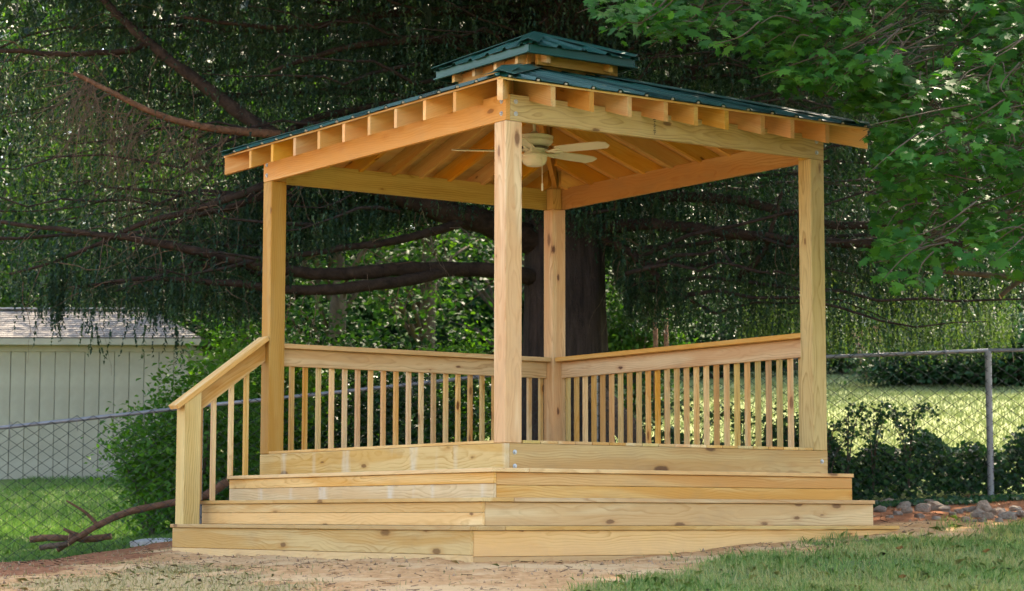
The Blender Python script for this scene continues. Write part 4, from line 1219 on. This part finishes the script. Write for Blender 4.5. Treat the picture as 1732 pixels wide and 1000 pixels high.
for (p1, p2, p3, r_) in (((1790, 475), (1690, 466), (1575, 457), .028), ((1740, 466), (1716, 480), (1692, 500), .022)):
    q = [at(*p1, 17.6), at(*p2, 17.6), at(*p3, 17.6)]
    R_ = spline([(*(np.array(v_) - mb), r_ * s) for v_, s in zip(q, (1, .85, .5 if r_ > .025 else .9))], 6)
    bl.append(([tuple(p[:3]) for p in R_], [p[3] for p in R_], 8))
st = np.array((MX, MY, mg + 2.0)); e_ = np.array(at(1790, 475, 17.6))
R_ = spline([(*(st - mb), .06), (*((st + e_) / 2 - mb + np.array((0, 0, .06))), .04), (*(e_ - mb), .028)], 5)
bl.append(([tuple(p[:3]) for p in R_], [p[3] for p in R_], 8))
link('branches', tubes_mesh('branches', bl), 'maple_bark', maple)['kind'] = 'stuff'
qc = at(1691, 501, 17.59)
v, f = lathe([(.021, 0), (.021, .006)], 12)
link('cut_end', pymesh('cut_end', v, f), 'cut_wood', maple, frame(qc - Vector(mb), (1, 0, .3), (0, .3, 1)) @ Matrix.Rotation(1.2, 4, 'Y'))
# high part of the crown, out of the frame
n = 2600
c = np.array((MX + .5, MY, mg + 7.4)); r3 = rng.normal(0, 1, (n, 3)); r3 /= np.linalg.norm(r3, axis=1, keepdims=True)
pp = c + r3 * (rng.random(n) ** .4)[:, None] * np.array((4.4, 4.0, 2.6))
pp = pp[pp[:, 2] > pp[:, 1] * .25 + .4]
link('upper_crown', leaves('upper_crown', pp - mb, rng.uniform(.18, .34, len(pp)), OVAL, (0, 0, 1), .6), 'maple', maple)

# ------------------------------------------------------------------ background trees
def bg_tree(label, px, dep, h, z_low, rx, n, ls, mat, name='background_tree', group='trees beyond the fence', trunk_r=.16, seed=0):
    r = np.random.default_rng(1000 + seed)
    x = (px - 866) / F * dep
    g0 = float(zt(x, dep))
    t = empty(name, (x, dep, g0))
    tag(t, label, 'tree', group)
    V, Fc = tube_arrays([(0, 0, -.2), (.1, 0, h * .3), (-.1, .1, h * .6), (0, 0, h * .9)], [trunk_r, trunk_r * .8, trunk_r * .5, .02], 9)
    link('trunk', pymesh('trunk', V, Fc, True), 'maple_bark', t)
    nc_ = 46
    cc = r.normal(0, 1, (nc_, 3)); cc /= np.linalg.norm(cc, axis=1, keepdims=True)
    cc = cc * (r.random(nc_) ** .45)[:, None] * np.array((rx, rx, (h - z_low) / 2)) + np.array((0, 0, (h + z_low) / 2))
    br = []
    for q in cc[::3]:
        z_ = max(.6, q[2] * .6)
        br.append(([(0, 0, z_), tuple(q * np.array((.5, .5, 1)) * np.array((1, 1, .9))), tuple(q)], [.05, .03, .008], 5))
    link('branches', tubes_mesh('branches', br), 'maple_bark', t)['kind'] = 'stuff'
    ci = r.integers(0, nc_, n)
    p = cc[ci] + r.normal(0, 1, (n, 3)) * np.array((.62, .62, .42)) * (rx / 3.0) ** .5
    p = p[p[:, 2] > .05]
    rnd = np.clip(r.normal(.5, .22, len(p)) + (ci[:len(p)] % 5 - 2) * .06, 0, 1)
    link('crown', leaves('crown', p, r.uniform(ls * .7, ls * 1.3, len(p)), OVAL, (0, -.2, .9), .55, None, .6, r, rnd), mat, t)
    return t
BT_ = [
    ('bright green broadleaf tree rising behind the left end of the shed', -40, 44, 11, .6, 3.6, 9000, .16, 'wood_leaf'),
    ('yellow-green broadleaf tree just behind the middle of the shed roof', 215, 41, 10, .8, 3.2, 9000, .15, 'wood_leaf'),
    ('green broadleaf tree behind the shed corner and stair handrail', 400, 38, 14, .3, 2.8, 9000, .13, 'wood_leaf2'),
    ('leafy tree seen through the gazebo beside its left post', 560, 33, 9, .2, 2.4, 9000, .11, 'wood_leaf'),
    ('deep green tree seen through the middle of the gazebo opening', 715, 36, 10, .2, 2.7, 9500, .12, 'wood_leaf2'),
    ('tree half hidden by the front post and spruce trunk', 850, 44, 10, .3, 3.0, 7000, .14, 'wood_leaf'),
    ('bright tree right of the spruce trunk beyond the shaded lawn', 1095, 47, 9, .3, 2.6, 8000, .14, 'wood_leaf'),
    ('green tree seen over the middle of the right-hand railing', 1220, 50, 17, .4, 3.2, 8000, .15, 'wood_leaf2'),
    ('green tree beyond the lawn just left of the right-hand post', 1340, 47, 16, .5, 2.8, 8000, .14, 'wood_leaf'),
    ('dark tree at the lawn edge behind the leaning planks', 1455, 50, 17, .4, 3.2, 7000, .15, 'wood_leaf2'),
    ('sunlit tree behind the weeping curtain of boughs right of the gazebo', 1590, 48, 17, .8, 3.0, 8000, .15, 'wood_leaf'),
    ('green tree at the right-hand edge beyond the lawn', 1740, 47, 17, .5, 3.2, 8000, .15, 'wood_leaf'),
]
for i, t in enumerate(BT_): bg_tree(*t, seed=i)
# far wood
r = np.random.default_rng(5)
n = 75000
x = r.uniform(-34, 34, n); y = r.uniform(58, 74, n)
z = zt(x, y) + 25 * r.random(n) ** 1.1
wood = link('far_wood', leaves('far_wood', np.stack([x, y, z], -1), r.uniform(.7, 1.1, n), LEAF, (0, -.6, .6), .7, None, .6, r), 'far_leaf')
tag(wood, 'far wall of green woodland closing the view behind the yard', 'woodland', kind='stuff')

n = 46000
x = r.uniform(-30, 30, n); y = r.uniform(51, 57, n)
z = zt(x, y) + (4.5 + 1.5 * np.sin(x * .9) + 1.0 * np.sin(x * 2.3 + 1)) * r.random(n) ** .9
und = link('understory', leaves('understory', np.stack([x, y, z], -1), r.uniform(.38, .65, n), LEAF, (0, -.6, .6), .7, None, .6, r), 'far_leaf')
tag(und, 'thick green understory along the edge of the far woodland', 'undergrowth', kind='stuff')

# ------------------------------------------------------------------ shrubs
def shrub(name, label, c, rad, n, ls, mat, seed, tmpl=LEAF, clumps=40, cs=.2, group=None, stems=14, cat='shrub'):
    r = np.random.default_rng(3000 + seed)
    x, y = c
    g0 = float(zt(x, y))
    t = empty(name, (x, y, g0))
    tag(t, label, cat, group)
    cc = r.normal(0, 1, (clumps, 3)); cc /= np.linalg.norm(cc, axis=1, keepdims=True)
    cc = cc * (r.random(clumps) ** .35)[:, None] * np.array((rad[0], rad[1], rad[2] / 2)) + np.array((0, 0, rad[2] / 2))
    cc[:, 2] = np.maximum(cc[:, 2], .08)
    st_ = [([(r.normal(0, .08), r.normal(0, .08), -.05), tuple(q * np.array((.5, .5, .6))), tuple(q)], [.016, .01, .003], 5) for q in cc[:stems]]
    link('stems', tubes_mesh('stems', st_), 'maple_bark', t)
    ci = r.integers(0, clumps, n)
    p = cc[ci] + r.normal(0, cs, (n, 3))
    ok = p[:, 2] > .0
    p = p[ok]; ci = ci[ok]
    rnd = np.clip(r.normal(.5, .2, len(p)) + (ci % 5 - 2) * .07, 0, 1)
    link('foliage', leaves('foliage', p, r.uniform(ls * .7, ls * 1.3, len(p)), tmpl, (0, -.25, .9), .55, (0, -.3, -.3), .8, r, rnd), mat, t)
    return t
def gx(px, dep): return (px - 866) / F * dep
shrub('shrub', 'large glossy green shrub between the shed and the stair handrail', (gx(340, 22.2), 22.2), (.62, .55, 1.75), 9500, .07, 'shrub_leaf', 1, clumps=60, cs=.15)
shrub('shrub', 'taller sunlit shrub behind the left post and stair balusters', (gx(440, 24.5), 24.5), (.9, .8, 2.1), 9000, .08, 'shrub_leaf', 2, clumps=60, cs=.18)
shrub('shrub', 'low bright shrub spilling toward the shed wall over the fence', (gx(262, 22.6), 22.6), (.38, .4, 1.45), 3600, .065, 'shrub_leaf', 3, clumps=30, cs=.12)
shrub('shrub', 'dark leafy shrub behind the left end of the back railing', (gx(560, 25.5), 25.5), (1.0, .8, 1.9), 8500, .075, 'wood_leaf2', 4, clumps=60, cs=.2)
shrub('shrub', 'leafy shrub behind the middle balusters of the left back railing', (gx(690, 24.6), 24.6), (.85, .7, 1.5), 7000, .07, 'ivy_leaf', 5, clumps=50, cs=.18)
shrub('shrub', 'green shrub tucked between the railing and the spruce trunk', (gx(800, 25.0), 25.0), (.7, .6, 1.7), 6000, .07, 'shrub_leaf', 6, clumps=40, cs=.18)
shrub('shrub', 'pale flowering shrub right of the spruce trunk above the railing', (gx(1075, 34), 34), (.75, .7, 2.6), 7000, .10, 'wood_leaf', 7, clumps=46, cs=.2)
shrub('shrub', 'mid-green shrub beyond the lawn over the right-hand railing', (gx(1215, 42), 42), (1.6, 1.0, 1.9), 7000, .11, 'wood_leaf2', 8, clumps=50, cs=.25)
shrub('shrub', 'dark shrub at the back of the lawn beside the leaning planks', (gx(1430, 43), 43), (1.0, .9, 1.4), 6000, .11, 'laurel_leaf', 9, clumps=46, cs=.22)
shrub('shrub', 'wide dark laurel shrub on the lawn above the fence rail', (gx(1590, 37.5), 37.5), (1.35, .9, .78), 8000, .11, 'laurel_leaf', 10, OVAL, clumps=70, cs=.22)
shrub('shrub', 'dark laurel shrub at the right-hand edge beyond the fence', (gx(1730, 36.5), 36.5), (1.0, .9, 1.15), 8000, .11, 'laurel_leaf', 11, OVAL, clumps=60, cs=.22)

# ------------------------------------------------------------------ ivy on the bank and along the fence
r = np.random.default_rng(11)
def ivy(label, x0, x1, hfun, n, seed):
    r = np.random.default_rng(seed)
    x = r.uniform(x0, x1, n); t = r.random(n) ** .8
    y = FY + .05 + np.abs(r.normal(.12, .2, n))
    t = np.where(r.random(n) < .12, .04 * r.random(n), t)
    y = np.where(t < .05, FY - .5 * r.random(n), y)
    h = hfun(x) * (1 + .18 * np.sin(x * 5.3) + .12 * np.sin(x * 13.1 + 1))
    z = zt(x, y) + t * h + .02
    o = link('ivy', leaves('ivy', np.stack([x, y, z], -1), r.uniform(.035, .075, n), IVY, (0, -.75, .65), .45, (0, -.2, -.9), .5, r), 'ivy_leaf')
    tag(o, label, 'ivy', kind='stuff')
ivy('dense dark ivy covering the fence right of the gazebo', 1.9, 6.6, lambda x: np.interp(x, [1.9, 2.6, 3.0, 3.5, 4.0, 4.5, 6], [.60, .62, .56, .50, .46, .50, .55]), 17000, 21)
ivy('ivy behind the balusters of the right-hand railing', .5, 1.9, lambda x: np.interp(x, [.5, 1.9], [.55, .62]), 5200, 22)
# sprays standing up out of the ivy
for i, (px, top) in enumerate(((1432, 678), (1475, 692), (1535, 690), (1398, 705), (1345, 690), (1255, 700), (1170, 690), (1100, 690))):
    x = gx(px, FY + .1); g0 = float(zt(x, FY + .1)); H = at(px, top, FY + .1).z - g0
    t = empty('climbing_vine', (x, FY + .1, g0))
    tag(t, ['vine spray climbing the fence beside the right-hand post', 'second vine spray right of the gazebo post on the fence', 'arching vine spray furthest right on the chain-link fence', 'vine spray just touching the right-hand post',
            'vine behind the last baluster of the right railing', 'vine behind the right half of the right railing', 'vine behind the middle of the right railing', 'vine low behind the left half of the right railing'][i], 'vine', 'vine sprays above the ivy')
    rr_ = np.random.default_rng(50 + i)
    sl, pl = [], []
    for k in range(4):
        tip = np.array((rr_.normal(.05, .2), rr_.normal(-.05, .06), H * rr_.uniform(.8, 1.05)))
        R_ = spline([(0, 0, .1, .006), (tip[0] * .3, tip[1] * .5, tip[2] * .7, .005), (*tip, .003), (tip[0] + .16, tip[1], tip[2] - .06, .002)], 5)
        sl.append(([tuple(q[:3]) for q in R_], [q[3] for q in R_], 4))
        pl.append(np.repeat(R_[4:, :3], 4, 0) + rr_.normal(0, .03, (len(R_[4:]) * 4, 3)))
    link('stems', tubes_mesh('stems', sl), 'maple_bark', t)
    pl = np.concatenate(pl)
    link('foliage', leaves('foliage', pl, rr_.uniform(.035, .06, len(pl)), IVY, (0, -.6, .7), .5, (0, 0, -1), .5, rr_), 'ivy_leaf', t)

# ------------------------------------------------------------------ grass
def blades(name, x, y, h, wdt, mat, lean=.35, r=None, hue=None):
    r = r or rng
    n = len(x)
    z = zt(x, y) - .004
    az = r.uniform(0, 2 * np.pi, n)
    dx = np.cos(az); dy = np.sin(az)
    la = r.uniform(0, 2 * np.pi, n); lm = np.abs(r.normal(0, lean, n)) * h
    base = np.stack([x, y, z], -1)
    s = np.stack([dx, dy, np.zeros(n)], -1) * (wdt / 2)[:, None]
    mid = base + np.stack([np.cos(la) * lm * .35, np.sin(la) * lm * .35, h * .6], -1)
    tip = base + np.stack([np.cos(la) * lm, np.sin(la) * lm, h * np.sqrt(np.maximum(1 - (lm / h) ** 2 * .4, .2))], -1)
    V = np.stack([base - s, base + s, mid + s * .7, tip, mid - s * .7], 1).reshape(-1, 3)
    return npmesh(name, V, np.arange(n) * 5, np.arange(n * 5), r.random(n) if hue is None else hue)
r = np.random.default_rng(31)
def scatter(n, x0, x1, y0, y1, fn, r):
    x = r.uniform(x0, x1, n); y = r.uniform(y0, y1, n)
    k = r.random(n) < fn(x, y)
    return x[k], y[k]
def in_gazebo(x, y, m=.0):
    dx, dy = x - GX0, y - GY0
    u = dx * math.cos(GTH) + dy * math.sin(GTH); v = -dx * math.sin(GTH) + dy * math.cos(GTH)
    return (u > -.79 - m) & (u < a + m) & (v > -.75 - m) & (v < b + m)
def dens(x, y):
    cl_ = .55 + .45 * np.sin(x * 5.1 + 1.3 * np.sin(y * 4)) * np.sin(y * 4.3 + np.sin(x * 3))
    return np.clip(grass_mask(x, y) * (.35 + .65 * np.clip(cl_, 0, 1)), 0, 1) * ~in_gazebo(x, y, .02)
x, y = scatter(170000, -.6, 5.6, 11.4, 18.6, dens, r)
hue = np.clip(r.normal(.60, .22, len(x)) + .2 * np.sin(x * 2.1 + y * 3.3) + (r.random(len(x)) < .12) * .4, 0, 1)
o = link('lawn_grass', blades('lawn_grass', x, y, (.02 + .045 * r.random(len(x)) + .03 * np.clip(np.sin(x * 4.7 + y) * np.sin(y * 5.9 - x), 0, 1)), r.uniform(.003, .0065, len(x)), None, .7, r, hue), 'grass')
tag(o, 'short green lawn grass in the right foreground', 'grass', kind='stuff')
def sdens(x, y):
    return np.clip(straw_mask(x, y) * .8 + .035, 0, 1) * (grass_mask(x, y) < .3) * ~in_gazebo(x, y, .02)
x, y = scatter(60000, -4.6, 2.5, 11.4, 17.6, sdens, r)
o = link('dry_grass', blades('dry_grass', x, y, r.uniform(.015, .045, len(x)), r.uniform(.003, .006, len(x)), None, .9, r), 'straw')
tag(o, 'sparse dry straw-coloured grass on the bare soil at left', 'grass', kind='stuff')
x, y = scatter(70000, -7.5, -1.2, 20.35, 34, lambda x, y: np.clip(1.4 - (y - 20) / 14, .25, 1), r)
o = link('back_lawn', blades('back_lawn', x, y, r.uniform(.04, .09, len(x)), r.uniform(.006, .012, len(x)), None, .5, r, np.clip(r.normal(.2, .15, len(x)), 0, 1)), 'grass')  # low blade hue: the shade on this lawn is darkened into the colour
tag(o, 'shaded lawn grass between the fence and the shed', 'grass', kind='stuff')
x, y = scatter(60000, .8, 11, 23, 42, lambda x, y: np.ones_like(x), r)
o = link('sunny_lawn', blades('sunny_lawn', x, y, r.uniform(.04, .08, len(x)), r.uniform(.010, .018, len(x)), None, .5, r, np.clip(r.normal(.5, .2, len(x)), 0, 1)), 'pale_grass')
tag(o, 'sunlit pale lawn grass beyond the fence on the right', 'grass', kind='stuff')

# ------------------------------------------------------------------ stones, logs, litter
def rock_mesh(sx, sy, sz, seed):
    r = np.random.default_rng(seed)
    import bmesh
    bm = bmesh.new(); bmesh.ops.create_icosphere(bm, subdivisions=2, radius=1)
    ph = r.uniform(0, 6, 6)
    for v_ in bm.verts:
        n_ = v_.co.copy()
        k = 1 + .16 * math.sin(2.3 * n_.x + ph[0]) + .14 * math.sin(2.9 * n_.y + ph[1]) + .12 * math.sin(3.7 * n_.z + ph[2] + n_.x) + r.normal(0, .055)
        n_ = Vector([max(-.72, min(.72, c_)) if r.random() < .9 else c_ for c_ in n_])
        v_.co = Vector((n_.x * sx * k, n_.y * sy * k, n_.z * sz * k)) * 1.15
    me = bpy.data.meshes.new('rock'); bm.to_mesh(me); bm.free()
    return me
rocks = [(1497, 850, .05), (1512, 846, .06), (1528, 856, .05), (1545, 852, .035), (1560, 861, .055), (1575, 851, .05), (1582, 858, .07), (1600, 862, .045), (1520, 868, .035), (1535, 865, .04), (1611, 870, .03), (1624, 865, .035), (1640, 862, .05), (1655, 871, .055),
         (1664, 862, .075), (1672, 874, .045), (1683, 868, .06), (1695, 864, .04), (1705, 875, .05), (1722, 870, .06), (1740, 872, .06), (1490, 862, .04), (1504, 874, .03), (1553, 873, .03), (1585, 876, .03), (1634, 878, .03), (1662, 883, .03), (1690, 882, .03), (1715, 860, .04), (1478, 852, .04), (1648, 884, .025), (1606, 852, .03)]
for i, (px, py, s) in enumerate(rocks):
    # walk the ray down to the ground
    best = min(np.arange(16.5, 20.2, .02), key=lambda d_: abs(at(px, py + s * 60, d_).z - float(zt(at(px, py, d_).x, d_))))
    q = at(px, py, best)
    o = link('rock', rock_mesh(s * rng.uniform(1, 1.5), s * rng.uniform(.8, 1.2), s * rng.uniform(.65, .9), 400 + i), 'stone', None, Matrix.Translation((q.x, best, float(zt(q.x, best)) + s * .3)) @ Matrix.Rotation(rng.uniform(0, 6), 4, 'Z') @ Matrix.Rotation(rng.normal(0, .25), 4, 'X'))
    special = {1: 'blocky fieldstone nearest the end of the steps under the ivy', 6: 'big flat-topped fieldstone midway between the steps and fence post', 14: 'largest fieldstone, just in front of the fence post foot', 20: 'fieldstone cut off by the right-hand edge of the view',
               0: 'leftmost tall fieldstone tight beside the second step', 18: 'fieldstone lowest on the clay right of the fence post', 8: 'small fieldstone lying low on the clay near the bottom step'}
    tag(o, special.get(i, 'rounded fieldstone in the loose row between the ivy and the red clay'), 'rock', 'fieldstones edging the bank')
def log(name, label, rows, mat='log_bark', cat='log', extra=()):
    R_ = spline(rows, 6)
    base = R_[0, :3].copy()
    t = empty(name, tuple(base))
    tag(t, label, cat)
    pts = [tuple(p[:3] - base) for p in R_]
    link('bark', tubes_mesh('bark', [(pts, [p[3] * (1 + .06 * math.sin(i * 1.7)) for i, p in enumerate(R_)], 10)]), mat, t)
    for e_, nx_ in ((0, 1), (-1, -2)):
        c_ = Vector(pts[e_]); d_ = (Vector(pts[e_]) - Vector(pts[nx_])).normalized()
        rr_ = R_[e_, 3]
        if rr_ < .02: continue
        v, f = lathe([(rr_ * .93, 0), (rr_ * .93, .004), (rr_ * .1, .006)], 12)
        q = d_.to_track_quat('Z', 'Y').to_matrix().to_4x4(); q.translation = c_
        link('cut_end', pymesh('cut_end', v, f), 'cut_wood', t, q)
    for er in extra:
        E_ = spline(er, 5)
        link('side_branch', tubes_mesh('side_branch', [([tuple(p[:3] - base) for p in E_], [p[3] for p in E_], 7)]), mat, t)
LY = 20.75
log('fallen_branch', 'long curved fallen branch arching down to the grass behind the left fence',
    [(*at(98, 932, LY), .022), (*at(128, 913, LY), .027), (*at(172, 887, LY), .032), (*at(222, 866, LY), .034), (*at(300, 850, LY), .034), (*at(350, 838, LY + .1), .042), (*at(385, 815, LY + .15), .04)], cat='branch',
    extra=[[(*at(165, 888, LY), .02), (*at(145, 868, LY), .015), (*at(113, 848, LY), .008)], [(*at(140, 908, LY), .022), (*at(122, 902, LY), .018), (*at(108, 896, LY), .014)]])
log('log', 'cut log lying furthest left in the grass behind the fence', [(*at(52, 914, 21.0), .032), (*at(80, 911, 21.0), .034), (*at(128, 912, 21.0), .03)])
log('log', 'thin log lying under the fallen branch and pointing right', [(*at(118, 909, 20.9), .034), (*at(150, 913, 20.9), .036), (*at(189, 908, 20.9), .03)])
log('log', 'short pale debarked log nearest the fence below the fallen branch', [(*at(68, 928, 20.6), .026), (*at(92, 924, 20.6), .028), (*at(116, 921, 20.6), .024)], 'dead_bark')
# slab
q = at(258, 903, 20.5)
V, Fc = prism([(-.19, -.10, .05), (.16, -.12, .055), (.24, .06, .06), (.05, .14, .055), (-.12, .09, .05)], .05)
o = link('stone_slab', pymesh('stone_slab', V, Fc), 'slab', None, Matrix.Translation((q.x, 20.5, float(zt(q.x, 20.5)) + .0)) @ Matrix.Rotation(.12, 4, 'X'))
tag(o, 'flat pale stone slab lying by the fence left of the newel post', 'stone')
# leaning grey log behind the right-hand railing
log('leaning_log', 'grey weathered log leaning behind the right-hand railing near the trunk', [(*at(1000, 655, 21.3), .09), (*at(1040, 700, 21.2), .12), (*at(1095, 770, 21.1), .12)], 'dead_bark')
# leaning planks at the back of the lawn
for i, (x0, y0, x1, y1, lab) in enumerate(((1446, 556, 1462, 612, 'leftmost reddish plank leaning at the back of the lawn'), (1462, 556, 1478, 612, 'middle reddish plank leaning among the trees beyond the lawn'), (1481, 552, 1493, 612, 'rightmost reddish plank leaning among the trees beyond the lawn'))):
    p0, p1 = at(x0, y0, 40.2), at(x1, y1, 39.6)
    o = link('leaning_plank', boxmesh((p1 - p0).length, .15, .045), 'weathered', None, frame((p0 + p1) / 2, p1 - p0, (1, 0, .2)))
    tag(o, lab, 'plank', 'planks leaning beyond the lawn')
bx = at(1465, 545, 40.3)
bh = empty('bird_house', tuple(bx - Vector((0, 0, .1)))); tag(bh, 'small grey box on a pole among trees beyond the lawn', 'box')
board(bh, 'box_body', (0, 0, .1), .17, .14, .14, Z, U, 'slab'); board(bh, 'box_roof', (0, -.01, .2), .20, .20, .018, U, (0, 1, .15), 'slab')
gzb = float(zt(bx.x, 40.3)); board(bh, 'pole', (0, .0, (gzb - bx.z + .08) / 2 - .0), bx.z - gzb - .02, .05, .05, Z, U, 'weathered')
for px, lab in ((1109, 'thin reddish tree stem right of the spruce trunk, the left one of two'), (1127, 'thin reddish tree stem right of the spruce trunk, the right one of two')):
    x = gx(px, 32.0); g0 = float(zt(x, 32.0)); zt_p = at(px, 516, 32.0).z
    t = empty('tree_stump', (x, 32.0, g0)); tag(t, lab, 'tree stump', 'two thin stems right of the trunk')
    link('bark', tubes_mesh('bark', [([(0, 0, -.1), (.01, 0, (zt_p - g0) * .5), (0, 0, zt_p - g0)], [.042, .036, .032], 9)]), 'log_bark', t)
    v, f = lathe([(.03, zt_p - g0), (.03, zt_p - g0 + .004)], 9)
    link('cut_end', pymesh('cut_end', v, f), 'cut_wood', t)
# dry leaves and bare patches on the lawn
for px, py, lab in ((1522, 929, 'curled orange dead leaf on the lawn below the end of the steps'), (1668, 934, 'orange dead leaf on the lawn near the right-hand edge'), (1467, 916, 'pale curled leaf on the grass edge by the bottom step'), (1527, 978, 'small brown leaf low in the lawn near the frame bottom')):
    best = min(np.arange(11.5, 19, .02), key=lambda d_: abs(at(px, py, d_).z - float(zt(at(px, py, d_).x, d_)) - .03))
    q = at(px, py, best)
    o = link('fallen_leaf', pymesh('fallen_leaf', [(-.026, -.013, 0), (0, -.022, .008), (.03, -.006, .02), (.02, .02, .01), (-.013, .02, 0), (0, 0, -.008)], [[0, 1, 5], [1, 2, 5], [2, 3, 5], [3, 4, 5], [4, 0, 5]]), 'closure' if 'pale' in lab else 'dead_leaf', None, Matrix.Translation((q.x, best, float(zt(q.x, best)) + .038)) @ Matrix.Rotation(rng.uniform(0, 6), 4, 'Z'))
    tag(o, lab, 'leaf')

# crumbs of soil and small pebbles on the bare ground
r = np.random.default_rng(77)
x, y = scatter(9000, -4.6, 4.6, 11.6, 20.0, lambda x, y: (grass_mask(x, y) < .25) * ~in_gazebo(x, y, .01) * (.25 + .75 * (np.sin(x * 3 + y) * np.sin(y * 4 - x) > .1)), r)
n = len(x); sz_ = .004 + .014 * r.random(n) ** 3
tet = np.array([(1, 0, -.5), (-.5, .87, -.4), (-.5, -.87, -.5), (0, .1, .8)])
fc_ = np.array([(0, 1, 3), (1, 2, 3), (2, 0, 3), (0, 2, 1)])
an = r.uniform(0, 6.3, n); ca, sa = np.cos(an), np.sin(an)
tv3 = tet[None] * (1 + r.normal(0, .2, (n, 4, 3))) * sz_[:, None, None]
V = np.stack([tv3[..., 0] * ca[:, None] - tv3[..., 1] * sa[:, None] + x[:, None], tv3[..., 0] * sa[:, None] + tv3[..., 1] * ca[:, None] + y[:, None], tv3[..., 2] + (zt(x, y) + sz_ * .3)[:, None]], -1).reshape(-1, 3)
I = (fc_[None] + (np.arange(n) * 4)[:, None, None]).reshape(-1)
o = link('soil_crumbs', npmesh('soil_crumbs', V, np.arange(n * 4) * 3, I), simple_mat('soil_crumb', (.33, .21, .13), .9, .1, 0, .25, 3))
tag(o, 'small crumbs of dry soil scattered on the bare ground', 'soil', kind='stuff')

# fallen needles, bits of bark and twig lying about
x, y = scatter(9000, -4.6, 4.8, 11.6, 20.0, lambda x, y: np.where(in_gazebo(x, y, .01), 0, .35 + .65 * (np.sin(x * 2.3 - y) * np.sin(y * 3 + x) > 0)), r)
n = len(x); L_ = .012 + .06 * r.random(n) ** 3; an = r.uniform(0, 6.3, n); wv_ = .0015 + .03 * L_
dx, dy = np.cos(an) * L_ / 2, np.sin(an) * L_ / 2; sx_, sy_ = -np.sin(an) * wv_, np.cos(an) * wv_
z0 = zt(x, y) + .004; z1 = z0 + L_ * r.uniform(0, .25, n)
V = np.stack([np.stack([x - dx - sx_, y - dy - sy_, z0], -1), np.stack([x + dx - sx_, y + dy - sy_, z1], -1), np.stack([x + dx * .9 + sx_, y + dy * .9 + sy_, z1 + wv_], -1), np.stack([x - dx + sx_, y - dy + sy_, z0 + wv_], -1)], 1).reshape(-1, 3)
o = link('twig_litter', npmesh('twig_litter', V, np.arange(n) * 4, np.arange(n * 4)), simple_mat('twig_litter', (.13, .075, .045), .9, .1, 0, .3, 2))
tag(o, 'thin scatter of fallen needles and twig bits on the yard', 'litter', kind='stuff')
